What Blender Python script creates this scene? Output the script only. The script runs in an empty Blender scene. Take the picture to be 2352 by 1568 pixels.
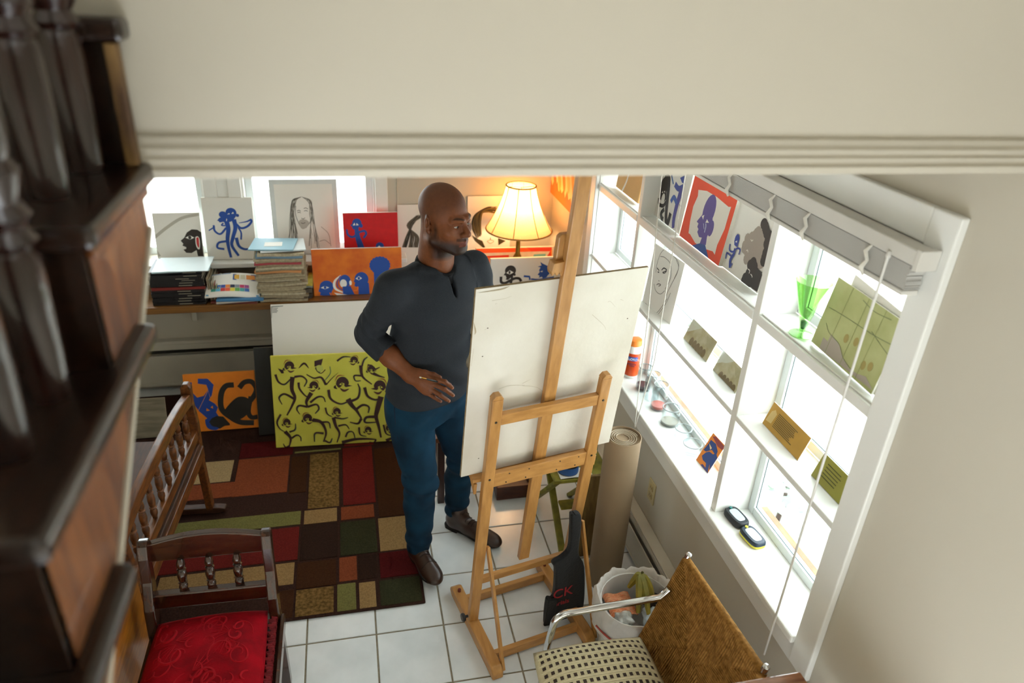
import bpy, bmesh, math, random
import numpy as np
from mathutils import Vector, Matrix, geometry
random.seed(7)
SC = bpy.context.scene
COL = SC.collection

# ------------------------------------------------------------------ camera
YAW, PIT, ROL, FPX, CAMH = 0.2404297, 0.4715577, 0.0539022, 1645.52, 2.5
_f = np.array([math.sin(YAW)*math.cos(PIT), math.cos(YAW)*math.cos(PIT), -math.sin(PIT)])
_r0 = np.array([math.cos(YAW), -math.sin(YAW), 0.0]); _u0 = np.cross(_r0, _f)
_r = _r0*math.cos(ROL)+_u0*math.sin(ROL); _u = -_r0*math.sin(ROL)+_u0*math.cos(ROL)
CO = np.array([0, 0, CAMH])
cd = bpy.data.cameras.new('camera'); cam = bpy.data.objects.new('camera', cd); COL.objects.link(cam)
cam.matrix_world = Matrix(((_r[0], _u[0], -_f[0], 0), (_r[1], _u[1], -_f[1], 0), (_r[2], _u[2], -_f[2], CAMH), (0, 0, 0, 1)))
cd.sensor_width = 36; cd.lens = FPX/2352*36; cd.clip_start = 0.05
cd.dof.use_dof = True; cd.dof.focus_distance = 2.75; cd.dof.aperture_fstop = 2.2
SC.camera = cam

# ------------------------------------------------------------------ world, exposure
W = bpy.data.worlds.new('overcast_sky'); SC.world = W; W.use_nodes = True
bg = W.node_tree.nodes['Background']
bg.inputs['Color'].default_value = (0.90, 0.96, 1.0, 1); bg.inputs['Strength'].default_value = 8.0
SC.view_settings.view_transform = 'Standard'; SC.view_settings.look = 'None'
SC.view_settings.exposure = 0.0; SC.view_settings.gamma = 1.0; SC.view_settings.use_curve_mapping = False
SC.cycles.use_denoising = True
SC.cycles.max_bounces = 7; SC.cycles.diffuse_bounces = 4; SC.cycles.transparent_max_bounces = 12; SC.cycles.use_adaptive_sampling = True; SC.cycles.adaptive_threshold = .05; SC.cycles.adaptive_min_samples = 16
SC.cycles.sample_clamp_indirect = 8; SC.cycles.caustics_reflective = False; SC.cycles.caustics_refractive = False

# pixel -> world helpers (measuring aids: each hit gets a real depth)
def ray(x, y): return _r*(x-1176)/FPX - _u*(y-784)/FPX + _f
def atx(x, y, X): d = ray(x, y); return CO+d*X/d[0]
def aty(x, y, Y): d = ray(x, y); return CO+d*Y/d[1]
def atz(x, y, Z=0.0): d = ray(x, y); return CO+d*(Z-CAMH)/d[2]
def atpl(x, y, p, n): d = ray(x, y); return CO+d*(((p-CO)@n)/(d@n))
def V3(*a): return np.array(a, float)

# ------------------------------------------------------------------ materials
def lin(c):
    if isinstance(c, str): c = tuple(int(c[i:i+2], 16) for i in (0, 2, 4))
    return tuple(((v/255)/12.92 if v/255 <= .04045 else ((v/255+.055)/1.055)**2.4) for v in c)+(1,)
MATS = {}
def pm(name, col, rough=.5, metal=0.0, noise=None, bump=None, spec=.5, coat=0, alpha=1, emit=None, trans=0, sheen=0, col2=None, stretch=(1, 1, 1), vcol=False):
    if name in MATS: return MATS[name]
    m = bpy.data.materials.new(name); m.use_nodes = True; nt = m.node_tree; N = nt.nodes; L = nt.links
    b = N['Principled BSDF']; c = lin(col)
    b.inputs['Base Color'].default_value = c; b.inputs['Roughness'].default_value = rough; b.inputs['Metallic'].default_value = metal
    b.inputs['Specular IOR Level'].default_value = spec; b.inputs['Coat Weight'].default_value = coat
    if sheen: b.inputs['Sheen Weight'].default_value = sheen
    b.inputs['Alpha'].default_value = alpha; b.inputs['Transmission Weight'].default_value = trans
    if emit: b.inputs['Emission Color'].default_value = lin(emit[0]); b.inputs['Emission Strength'].default_value = emit[1]
    if noise or bump:
        tc = N.new('ShaderNodeTexCoord'); mp = N.new('ShaderNodeMapping'); mp.inputs['Scale'].default_value = stretch
        L.new(tc.outputs['Object'], mp.inputs['Vector'])
    if vcol:
        at = N.new('ShaderNodeAttribute'); at.attribute_name = 'Col'
        L.new(at.outputs['Color'], b.inputs['Base Color'])
    if noise:
        nz = N.new('ShaderNodeTexNoise'); nz.inputs['Scale'].default_value = noise[0]; nz.inputs['Detail'].default_value = 5
        L.new(mp.outputs['Vector'], nz.inputs['Vector'])
        rp = N.new('ShaderNodeValToRGB'); k = noise[1]
        c2 = lin(col2) if col2 else tuple(max(0, v*(1-k)) for v in c[:3])+(1,)
        rp.color_ramp.elements[0].color = c2; rp.color_ramp.elements[1].color = c
        rp.color_ramp.elements[0].position = .35; rp.color_ramp.elements[1].position = .65
        L.new(nz.outputs['Fac'], rp.inputs['Fac'])
        if vcol:
            mx = N.new('ShaderNodeMixRGB'); mx.blend_type = 'MULTIPLY'; mx.inputs[0].default_value = 1
            L.new(at.outputs['Color'], mx.inputs[1]); L.new(rp.outputs['Color'], mx.inputs[2]); L.new(mx.outputs['Color'], b.inputs['Base Color'])
        else: L.new(rp.outputs['Color'], b.inputs['Base Color'])
    if bump:
        n2 = N.new('ShaderNodeTexNoise'); n2.inputs['Scale'].default_value = bump[0]; n2.inputs['Detail'].default_value = 3
        L.new(mp.outputs['Vector'], n2.inputs['Vector'])
        bp = N.new('ShaderNodeBump'); bp.inputs['Strength'].default_value = bump[1]; bp.inputs['Distance'].default_value = .004
        L.new(n2.outputs['Fac'], bp.inputs['Height']); L.new(bp.outputs['Normal'], b.inputs['Normal'])
    MATS[name] = m; return m
def wood(name, c1, c2, stretch=(2, 2, 30), rough=.35, coat=.2, scale=3):
    return pm(name, c1, rough=rough, noise=(scale, 0), col2=c2, stretch=stretch, coat=coat, bump=(40, .08))
def flat(col, rough=.6):
    return pm('paint_'+(col if isinstance(col, str) else '%02x%02x%02x' % tuple(col)), col, rough=rough)

# ------------------------------------------------------------------ mesh builder
class MB:
    def __init__(s): s.v = []; s.f = []; s.m = []
    def add(s, v, f, mi=0):
        o = len(s.v); s.v += [tuple(map(float, p)) for p in v]; s.f += [tuple(i+o for i in q) for q in f]; s.m += [mi]*len(f); return s
    def box(s, c, d, R=None, mi=0):
        c = np.array(c, float); d = np.array(d, float)/2; R = np.eye(3) if R is None else R
        v = [c+R@(d*np.array(k)) for k in ((-1,-1,-1),(1,-1,-1),(1,1,-1),(-1,1,-1),(-1,-1,1),(1,-1,1),(1,1,1),(-1,1,1))]
        return s.add(v, ((0,3,2,1),(4,5,6,7),(0,1,5,4),(1,2,6,5),(2,3,7,6),(3,0,4,7)), mi)
    def bb(s, p0, p1, mi=0):
        p0 = np.array(p0, float); p1 = np.array(p1, float); return s.box((p0+p1)/2, np.abs(p1-p0), None, mi)
    def beam(s, a, b, w, t, side=None, mi=0):
        a = np.array(a, float); b = np.array(b, float); d = b-a; L = np.linalg.norm(d); d = d/L
        side = np.array((1, 0, 0) if side is None else side, float); side = side-d*(side@d); side /= np.linalg.norm(side)
        return s.box((a+b)/2, (w, t, L), np.stack([side, np.cross(d, side), d], 1), mi)
    def tube(s, pts, r, n=8, mi=0, caps=True, closed=False, ell=None):
        P = np.array(pts, float); k = len(P); r = [r]*k if np.isscalar(r) else r
        T = np.gradient(P, axis=0) if not closed else (np.roll(P, -1, 0)-np.roll(P, 1, 0))
        T /= np.linalg.norm(T, axis=1)[:, None]+1e-12
        a = np.array((0, 0, 1.)) if abs(T[0][2]) < .9 else np.array((1., 0, 0))
        nrm = np.cross(T[0], a); nrm /= np.linalg.norm(nrm); v = []
        for i in range(k):
            nrm = nrm-T[i]*(nrm@T[i]); nrm /= np.linalg.norm(nrm); b = np.cross(T[i], nrm)
            for j in range(n):
                t = 2*math.pi*j/n; v.append(P[i]+r[i]*(math.cos(t)*nrm+math.sin(t)*b))
        f = [(i*n+j, i*n+(j+1) % n, ((i+1) % k)*n+(j+1) % n, ((i+1) % k)*n+j) for i in range(k if closed else k-1) for j in range(n)]
        if caps and not closed: f += [tuple(range(n-1, -1, -1)), tuple((k-1)*n+j for j in range(n))]
        return s.add(v, f, mi)
    def lathe(s, c, prof, n=24, R=None, mi=0, cap=True):
        c = np.array(c, float); R = np.eye(3) if R is None else R; v = []
        for rr, z in prof:
            for j in range(n):
                t = 2*math.pi*j/n; v.append(c+R@np.array((rr*math.cos(t), rr*math.sin(t), z)))
        k = len(prof); f = [(i*n+j, i*n+(j+1) % n, (i+1)*n+(j+1) % n, (i+1)*n+j) for i in range(k-1) for j in range(n)]
        if cap: f += [tuple(range(n-1, -1, -1)), tuple((k-1)*n+j for j in range(n))]
        return s.add(v, f, mi)
    def prism(s, poly, o, u, v, dep, mi=0):
        o = np.array(o, float); u = np.array(u, float); v = np.array(v, float); dep = np.array(dep, float); n = len(poly)
        a = [o+u*p[0]+v*p[1] for p in poly]; b = [q+dep for q in a]
        return s.add(a+b, [tuple(range(n-1, -1, -1)), tuple(range(n, 2*n))]+[(i, (i+1) % n, n+(i+1) % n, n+i) for i in range(n)], mi)
    def build(s, name, mats, parent=None, bevel=0, smooth=False, label=None, seg=2):
        me = bpy.data.meshes.new(name); off = np.array(parent_loc(parent))
        me.from_pydata([tuple(np.array(p)-off) for p in s.v], [], s.f)
        mats = mats if isinstance(mats, (list, tuple)) else [mats]
        for m in mats: me.materials.append(m)
        if len(mats) > 1: me.polygons.foreach_set('material_index', s.m)
        bm = bmesh.new(); bm.from_mesh(me); bmesh.ops.recalc_face_normals(bm, faces=bm.faces); bm.to_mesh(me); bm.free()
        if smooth:
            me.polygons.foreach_set('use_smooth', [True]*len(me.polygons))
            me.set_sharp_from_angle(angle=math.radians(smooth if smooth is not True else 50))
        o = bpy.data.objects.new(name, me); COL.objects.link(o)
        if parent is not None: o.parent = parent
        if bevel:
            b = o.modifiers.new('bevel', 'BEVEL'); b.width = bevel; b.segments = seg; b.limit_method = 'ANGLE'; b.angle_limit = .6
        if label: o['label'] = label
        return o
def parent_loc(p):
    l = Vector((0, 0, 0))
    while p is not None: l += p.location; p = p.parent
    return l
def thing(name, label, cat, loc, group=None):
    o = bpy.data.objects.new(name, None); COL.objects.link(o); o.location = tuple(map(float, loc)); o.empty_display_size = .05
    o['label'] = label; o['category'] = cat
    if group: o['group'] = group
    return o
def tag(o, label, cat, group=None):
    o['label'] = label; o['category'] = cat
    if group: o['group'] = group
    return o
def struct(o, label=None):
    o['kind'] = 'structure'
    if label: o['label'] = label
    return o
def sempty(name, loc, label=None):
    o = bpy.data.objects.new(name, None); COL.objects.link(o); o.location = tuple(map(float, loc)); return struct(o, label)
def nrmz(v): v = np.array(v, float); return v/np.linalg.norm(v)
def arc(c, r, a0, a1, n, u, v): return [np.array(c)+r*(math.cos(a0+(a1-a0)*i/n)*np.array(u)+math.sin(a0+(a1-a0)*i/n)*np.array(v)) for i in range(n+1)]
def spline(pts, n=8):
    P = [np.array(p, float) for p in pts]; P = [2*P[0]-P[1]]+P+[2*P[-1]-P[-2]]; out = []
    for i in range(1, len(P)-2):
        for j in range(n):
            t = j/n; a, b, c, d = P[i-1:i+3]
            out.append(.5*(2*b+(c-a)*t+(2*a-5*b+4*c-d)*t*t+(3*b-a-3*c+d)*t**3))
    out.append(P[-2]); return out
# ================================================================== THE SETTING
XR, YB, XL, YH = 1.30, 4.40, -1.75, 1.15
m_wall = pm('wall_paint', 'c5beae', rough=.75, noise=(1.3, .03), bump=(260, .06))
m_white = pm('white_gloss_trim', 'e9e9e4', rough=.35, noise=(5, .03))
m_trim = pm('cream_trim', 'd8d2c0', rough=.45, noise=(4, .05))
m_ceil = pm('ceiling_paint', 'e4e0d6', rough=.85, noise=(2, .03))
m_tile = pm('glazed_floor_tile', 'e6eaec', rough=.22, noise=(5.5, .0), col2='d6dbdd', bump=(30, .02))
m_grout = pm('tile_grout', '8f8570', rough=.9, noise=(60, .25))
m_glass = bpy.data.materials.new('window_glass'); m_glass.use_nodes = True
_n = m_glass.node_tree; _n.nodes.clear()
_o = _n.nodes.new('ShaderNodeOutputMaterial'); _mx = _n.nodes.new('ShaderNodeMixShader'); _t = _n.nodes.new('ShaderNodeBsdfTransparent'); _g = _n.nodes.new('ShaderNodeBsdfGlossy')
_fr = _n.nodes.new('ShaderNodeMath'); _fr.operation = 'MULTIPLY'; _fr.inputs[1].default_value = .25; _lw = _n.nodes.new('ShaderNodeLayerWeight'); _lw.inputs['Blend'].default_value = .12; _n.links.new(_lw.outputs['Facing'], _fr.inputs[0]); _g.inputs['Roughness'].default_value = .02; _t.inputs['Color'].default_value = (.97, .99, .98, 1)
_n.links.new(_fr.outputs[0], _mx.inputs[0]); _n.links.new(_t.outputs[0], _mx.inputs[1]); _n.links.new(_g.outputs[0], _mx.inputs[2]); _n.links.new(_mx.outputs[0], _o.inputs['Surface'])

# floor: slab with separate tiles
T0X, T0Y, TP = .0143, 2.18, .2845
fl = struct(MB().bb((XL, .2, -.12), (XR+.1, YB+.1, -.004)).build('floor', m_grout), 'white square ceramic floor tiles with grey-brown grout')
tm = bpy.data.meshes.new('floor_tile')
bm = bmesh.new(); bmesh.ops.create_cube(bm, size=1); bmesh.ops.scale(bm, vec=(TP-.007, TP-.007, .008), verts=bm.verts)
bmesh.ops.bevel(bm, geom=[e for e in bm.edges if all(v.co.z > 0 for v in e.verts)], offset=.002, segments=1, affect='EDGES')
bm.to_mesh(tm); bm.free(); tm.materials.append(m_tile)
for i in range(-7, 6):
    for j in range(-6, 9):
        x0, y0 = T0X+i*TP, T0Y+j*TP
        if x0 > XR-.08 or x0 < XL or y0+TP > YB+.1 or y0 < .3: continue
        if x0+TP < .18 and y0 > 2.5 and y0+TP < 4.2: continue            # wholly under the rug
        t = bpy.data.objects.new('floor_tile', tm); COL.objects.link(t); t.parent = fl
        t.location = (x0+TP/2, y0+TP/2, -.004+random.uniform(-.0003, .0003))
        if x0+TP > XR: t.scale = ((XR-x0)/TP, 1, 1); t.location.x = (x0+XR)/2
# walls with openings
def wall_holes(name, axis, pos, thick, a0, a1, z0, z1, holes, mat):
    mb = MB(); xs = sorted({a0, a1} | {h[0] for h in holes} | {h[1] for h in holes}); zs = sorted({z0, z1} | {h[2] for h in holes} | {h[3] for h in holes})
    for i in range(len(xs)-1):
        for k in range(len(zs)-1):
            cx, cz = (xs[i]+xs[i+1])/2, (zs[k]+zs[k+1])/2
            if any(h[0] < cx < h[1] and h[2] < cz < h[3] for h in holes): continue
            if axis == 'x': mb.bb((pos, xs[i], zs[k]), (pos+thick, xs[i+1], zs[k+1]))
            else: mb.bb((xs[i], pos, zs[k]), (xs[i+1], pos+thick, zs[k+1]))
    o = mb.build(name, mat)
    bm = bmesh.new(); bm.from_mesh(o.data); bmesh.ops.remove_doubles(bm, verts=bm.verts, dist=1e-5)
    seen = {}
    for f in bm.faces: seen.setdefault(tuple(sorted(v.index for v in f.verts)), []).append(f)
    bmesh.ops.delete(bm, geom=[f for l in seen.values() if len(l) > 1 for f in l], context='FACES_ONLY')
    bm.to_mesh(o.data); bm.free(); return struct(o)
WY0, WY1, WZ0, WZ1 = 1.32, 3.55, .717, 2.0
wall_holes('wall_right', 'x', XR, .20, -1.6, YB+.2, -.12, 3.5, [(WY0, WY1, WZ0, WZ1)], m_wall)['label'] = 'pale beige plaster wall holding the wide shelved window'
BW = [(-1.62, -.82), (-.61, .164)]; BZ0, BZ1 = .89, 2.05
wall_holes('wall_back', 'y', YB, .16, XL-.1, XR+.2, -.12, 3.5, [(a, b, BZ0, BZ1) for a, b in BW], m_wall)['label'] = 'pale far wall behind the cluttered shelf'
struct(MB().bb((XL-.1, -1.6, -.12), (XL, YB, 3.5)).build('wall_left', m_wall), 'pale left wall')
struct(MB().bb((XL, YH, 2.62), (XR, YB, 2.72)).build('ceiling', m_ceil), 'pale ceiling of the lower room')
# upper stair hall behind the camera: ceiling (with an unseen opening added to brighten the header) and a rear wall
LIGHT_GAP = (-.12, .32, -.26, -.04)
struct(MB().bb((XL, -1.6, 3.4), (XR, LIGHT_GAP[2], 3.5)).bb((XL, LIGHT_GAP[3], 3.4), (XR, YH+.12, 3.5)).bb((XL, LIGHT_GAP[2], 3.4), (LIGHT_GAP[0], LIGHT_GAP[3], 3.5)).bb((LIGHT_GAP[1], LIGHT_GAP[2], 3.4), (XR, LIGHT_GAP[3], 3.5)).build('ceiling_stair_hall', m_ceil), 'ceiling of the stair hall with an added opening that lights the header')
wall_holes('wall_rear', 'y', -1.6, .1, XL, XR, -.12, 3.4, [], m_wall)['label'] = 'rear wall of the stair hall'
# header wall over the opening + moulded trim along its lower edge
HZ = float(aty(1176, 397, YH)[2])
struct(MB().bb((XL, YH, HZ+.004), (XR, YH+.12, 3.4)).build('wall_front', m_wall), 'plain beige header wall across the top of the view')
zt = float(aty(1176, 312, YH)[2])
prof = [(0, HZ-.001), (.020, HZ-.001), (.022, HZ+.012), (.017, HZ+.016), (.017, HZ+(zt-HZ)*.45), (.013, HZ+(zt-HZ)*.5), (.013, HZ+(zt-HZ)*.68), (.008, HZ+(zt-HZ)*.78), (.006, zt-.003), (0, zt)]
struct(MB().prism([(-a, b) for a, b in prof], (XL, YH, 0), (0, 1, 0), (0, 0, 1), (XR-XL, 0, 0)).build('trim_1', m_wall, bevel=.0015), 'moulded trim along the lower edge of the header')

# ---------------- right window with two shelf boards and two mullions
w1 = sempty('window_1', (XR, (WY0+WY1)/2, WZ0), 'wide white window divided by shelf boards and mullions')
XG = XR+.135
for a, b in ((WY0-.085, WY0), (WY1, WY1+.075)):
    MB().bb((XR-.022, a, WZ0-.10), (XR, b, WZ1+.085)).build('casing_board', m_white, w1, bevel=.004)
MB().bb((XR-.022, WY0, WZ1), (XR, WY1, WZ1+.085)).build('casing_board', m_white, w1, bevel=.004)
MB().bb((XR-.016, WY0, WZ0-.11), (XR, WY1, WZ0-.028)).build('apron_board', m_white, w1, bevel=.003)
MB().bb((XR-.035, WY0-.0, WZ0-.028), (XG+.06, WY1, WZ0+.001)).build('window_sill', m_white, w1, bevel=.006)
for y, t in ((WY0-.012, .014), (WY1-.002, .014)):
    MB().bb((XR, y, WZ0), (XG+.06, y+t, WZ1)).build('jamb_lining', m_white, w1, bevel=.002)
MU = [1.902, 2.962]
for y in MU: MB().bb((XR-.004, y, WZ0), (XG+.04, y+.034, WZ1)).build('mullion', m_white, w1, bevel=.003)
SHZ = [1.157, 1.548]
bays = [(WY0+.002, MU[0]), (MU[0]+.034, MU[1]), (MU[1]+.034, WY1-.002)]
for z, t in zip(SHZ, (.022, .034)):
    for a, b in bays:
        s = MB().bb((XR-.006, a, z-t), (XG, b, z)).build('shelf_board', m_white, w1, bevel=.003)
        if t > .03: MB().bb((XR+.004, a+.004, z), (XR+.020, b-.004, z+.006)).build('shelf_lip', m_white, s, bevel=.002)
m_sash = pm('sash_paint', 'dfe6e6', rough=.4, noise=(4, .04))
m_gask = pm('sash_gasket', '5a6c6e', rough=.6, noise=(20, .2))
m_xwood = pm('outer_wooden_stop', '9a7a58', rough=.7, noise=(14, .3))
for a, b in bays:
    for z0, z1 in ((WZ0, SHZ[0]-.022), (SHZ[0], SHZ[1]-.034), (SHZ[1], WZ1)):
        fr = MB()
        for q in (((a, z0), (a+.035, z1)), ((b-.035, z0), (b, z1)), ((a+.035, z0), (b-.035, z0+.035)), ((a+.035, z1-.03), (b-.035, z1))):
            fr.bb((XG, q[0][0], q[0][1]), (XG+.03, q[1][0], q[1][1]))
        s = fr.build('sash', m_sash, w1, bevel=.003)
        g = MB()
        for q in (((a+.035, z0+.035), (a+.0365, z1-.03)), ((b-.0365, z0+.035), (b-.035, z1-.03)), ((a+.0365, z0+.035), (b-.0365, z0+.0365))):
            g.bb((XG+.009, q[0][0], q[0][1]), (XG+.0118, q[1][0], q[1][1]))
        g.build('gasket', m_gask, s)
        MB().bb((XG+.012, a+.036, z0+.036), (XG+.015, b-.036, z1-.031)).build('pane', m_glass, s)
    MB().bb((XG+.032, a+.03, WZ0-.005), (XG+.06, b-.03, WZ0+.03)).build('outer_stop', m_xwood, w1, bevel=.004)

# ---------------- back windows
for k, (a, b) in enumerate(BW):
    w = sempty('window_%d' % (k+2), ((a+b)/2, YB, BZ0), ['bright far window behind the profile canvas', 'bright far window behind the framed portrait'][k])
    for c in ((a-.075, a), (b, b+.075)): MB().bb((c[0], YB-.02, BZ0), (c[1], YB, BZ1+.08)).build('casing_board', m_white, w, bevel=.004)
    for c in ((a, a+.012), (b-.012, b)): MB().bb((c[0], YB, BZ0), (c[1], YB+.12, BZ1)).build('jamb_lining', m_white, w)
    fr = MB()
    for q in ((a+.012, BZ0, a+.055, BZ1), (b-.055, BZ0, b-.012, BZ1), (a+.055, BZ0, b-.055, BZ0+.045), (a+.055, BZ1-.045, b-.055, BZ1), (a+.055, 1.47, b-.055, 1.51)):
        fr.bb((q[0], YB+.07, q[1]), (q[2], YB+.10, q[3]))
    s = fr.build('sash', m_sash, w, bevel=.003)
    MB().bb((a+.05, YB+.083, BZ0+.04), (b-.05, YB+.086, BZ1-.04)).build('pane', m_glass, s)
struct(MB().bb((-.82+.075, YB-.010, BZ0), (-.61-.075, YB, BZ1+.08)).build('trim_2', m_white, bevel=.002), 'white post between the two far windows')
struct(MB().bb((XL, YB-.13, BZ0-.030), (.34, YB+.12, BZ0-.001)).build('trim_3', m_white, bevel=.005), 'deep white sill board under the far windows')
struct(MB().bb((.298, YB-.006, BZ0-.2), (.302, YB, 2.6)).build('trim_4', m_trim), 'thin vertical batten on the far wall')
# ---------------- baseboard heating covers along both walls
def heater(name, label, a, b, along, k=1.0):
    def P(u, d, z): return (u, YB-d, z) if along == 'x' else (XR-d, u, z)
    h = sempty(name, P(a, 0, 0), label)
    def bx(n, d0, d1, z0, z1, m, bev=.002):
        p, q = P(a, d0, z0*k), P(b, d1, z1*k); MB().bb(p, q).build(n, m, h, bevel=bev)
    bx('back_plate', 0, .006, .02, .235, m_heat); bx('top_hood', 0, .055, .222, .236, m_heat, .004); bx('hood_lip', .048, .056, .197, .222, m_heat)
    bx('gap_shade', .030, .036, .176, .194, m_dark); bx('front_panel', .056, .062, .045, .172, m_heat, .003); bx('lower_lip', .05, .064, .03, .045, m_heat)  # dark strip coloured in for the shade of the gap under the hood
m_heat = pm('heater_enamel', 'cfcabb', rough=.42, noise=(6, .08)); m_dark = pm('dark_gap', '2b2a26', rough=.8, noise=(30, .3))
heater('baseboard_back', 'cream baseboard heater along the far wall', XL+.01, XR-.08, 'x', 1.5)
heater('baseboard_right', 'cream baseboard heater along the window wall', .6, YB-.08, 'y')
# ground outdoors
struct(MB().bb((-12, YB+.25, -.5), (14, 22, -.4)).bb((XR+.25, -8, -.5), (14, YB+.25, -.4)).build('ground', pm('pale_patio', 'dcd8cf', rough=.9, noise=(.8, .08))), 'pale sunlit patio outside')
# ================================================================== PICTURES
def crop(ox, oy, s): return lambda *pts: [(ox+a/s, oy+b/s) for a, b in pts]
C3 = crop(300, 380, 3.564); C4 = crop(300, 680, 3.564); C6 = crop(1080, 390, 5.406); C7 = crop(1360, 390, 3.824); C8 = crop(1560, 390, 3.074); CW = crop(1400, 700, 2.614); CE = crop(1220, 390, 6.82); C5 = crop(780, 400, 2.8)
class Picture:
    """a board standing/leaning in its own plane (point p, normal n); marks are traced on that plane"""
    def __init__(s, name, label, cat, px, p, n, th=.018, face=None, edge=None, group=None, vmin=None, vmax=None, umax=None, parts='canvas_panel', bev=.0015):
        s.p = np.array(p, float); s.n = nrmz(n); s.u = nrmz(np.cross((0, 0, 1), s.n)); s.v = np.cross(s.n, s.u)
        if vmin == 0: s.p = s.p+V3(0, 0, th*max(0, s.n[2]))
        q = [s.uv(c) for c in px]
        s.u0 = (q[0][0]+q[3][0])/2; s.u1 = (q[1][0]+q[2][0])/2 if umax is None else umax
        s.v1 = (q[0][1]+q[1][1])/2 if vmax is None else vmax; s.v0 = (q[2][1]+q[3][1])/2 if vmin is None else vmin
        s.scale = (s.u1-s.u0)/max(1, np.hypot(px[1][0]-px[0][0], px[1][1]-px[0][1]))
        base = s.at((s.u0+s.u1)/2, s.v0)
        s.root = thing(name, label, cat, base, group)
        mb = MB().prism([(s.u0, s.v0), (s.u1, s.v0), (s.u1, s.v1), (s.u0, s.v1)], s.p, s.u, s.v, -s.n*th)
        s.panel = mb.build(parts, face, s.root, bevel=bev)
        if edge: 
            s.panel.data.materials.append(edge)
            for f in s.panel.data.polygons:
                if abs(Vector(tuple(s.n)).dot(f.normal)) < .9: f.material_index = 1
        s.mb = MB(); s.mats = []; s.k = 0
    def uv(s, px): d = atpl(px[0], px[1], s.p, s.n)-s.p; return d@s.u, d@s.v
    def at(s, a, b, o=0): return s.p+s.u*a+s.v*b+s.n*o
    def _mi(s, col):
        m = flat(col) if not isinstance(col, bpy.types.Material) else col
        if m not in s.mats: s.mats.append(m)
        return s.mats.index(m)
    def _poly(s, uv, col):
        e = .001; uv = [(min(max(a, s.u0+e), s.u1-e), min(max(b, s.v0+e), s.v1-e)) for a, b in uv]
        s.k += 1; o = .0006+.00003*s.k
        tri = geometry.tessellate_polygon([[Vector((a, b, 0)) for a, b in uv]])
        s.mb.add([s.at(a, b, o) for a, b in uv], [t for t in tri], s._mi(col))
    def poly(s, pts, col, smooth=False):
        uv = [s.uv(p) for p in pts]
        if smooth: uv = [tuple(q) for q in spline(uv+[uv[0]], 5)][:-1]
        s._poly(uv, col); return s
    def disc(s, c, rx, ry, col, n=20, rot=0):
        a, b = s.uv(c); k = s.scale
        s._poly([(a+k*(rx*math.cos(t)*math.cos(rot)-ry*math.sin(t)*math.sin(rot)), b+k*(rx*math.cos(t)*math.sin(rot)+ry*math.sin(t)*math.cos(rot))) for t in [2*math.pi*i/n for i in range(n)]], col); return s
    def stroke(s, pts, w, col, taper=(1, 1), curve=True):
        uv = [np.array(s.uv(p)) for p in pts]
        if curve and len(uv) > 2: uv = spline(uv, 6)
        P = np.array(uv); T = np.gradient(P, axis=0); T /= np.linalg.norm(T, axis=1)[:, None]+1e-12; N = np.stack([-T[:, 1], T[:, 0]], 1)
        k = len(P); hw = [w*s.scale/2*(taper[0]+(taper[1]-taper[0])*i/(k-1)) if taper != 'mid' else w*s.scale/2*(.15+.85*math.sin(math.pi*i/(k-1))) for i in range(k)]
        L = [P[i]+N[i]*hw[i] for i in range(k)]; R = [P[i]-N[i]*hw[i] for i in range(k)]
        e = .001; cl = lambda q: (min(max(q[0], s.u0+e), s.u1-e), min(max(q[1], s.v0+e), s.v1-e))
        s.k += 1; o = .0006+.00003*s.k; mi = s._mi(col)
        s.mb.add([s.at(*cl(q), o) for q in L]+[s.at(*cl(q), o) for q in R], [(i, i+1, k+i+1, k+i) for i in range(k-1)], mi); return s
    def done(s, name='painted_figure'):
        if s.mb.f: s.mb.build(name, s.mats, s.panel)
        return s
def nb(deg, psi=0):
    t, q = math.radians(deg), math.radians(psi); return (math.sin(q)*math.cos(t), -math.cos(q)*math.cos(t), math.sin(t))
def nr(deg, psi=0):
    t, q = math.radians(deg), math.radians(psi); return (-math.cos(q)*math.cos(t), math.sin(q)*math.cos(t), math.sin(t))
m_canvas = pm('primed_canvas', 'e6e3dc', rough=.8, bump=(500, .05), noise=(3, .03))
m_edge = pm('canvas_edge', 'd8d4c8', rough=.8, noise=(20, .1))
m_paper = pm('drawing_paper', 'e8e5dd', rough=.85, noise=(4, .03))
BLUE, BLK, WHT = '1b4a9e', '2b221e', 'eeebe4'
SZ = BZ0  # far sill height

# A profile canvas
P = Picture('canvas_painting', 'white canvas with dark brown face in profile and grey arc', 'painting', C3((190, 388), (565, 386), (598, 755), (205, 758)), (0, 4.375, SZ), nb(10), face=m_canvas, edge=m_edge, vmin=0)
P.stroke(C3((195, 590), (300, 505), (420, 430), (562, 398)), 7, 'b3aea2')
P.stroke(C3((205, 690), (235, 745)), 6, 'b3aea2', (.4, 1.4), False)
P.poly(C3((585, 545), (545, 525), (500, 522), (460, 548), (440, 590), (410, 615), (432, 640), (424, 655), (455, 668), (456, 682), (433, 688), (456, 714), (500, 716), (540, 692), (552, 742), (597, 742)), BLK)
P.poly(C3((448, 590), (485, 572), (522, 590), (488, 606)), WHT).disc(C3((485, 589))[0], 3.6, 4.4, BLK)
P.poly(C3((530, 586), (545, 579), (560, 590), (568, 625), (566, 680), (548, 680), (533, 640)), WHT, True).poly(C3((537, 592), (550, 586), (558, 600), (562, 665), (553, 668), (541, 640)), 'c0282c', True); P.done()
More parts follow.
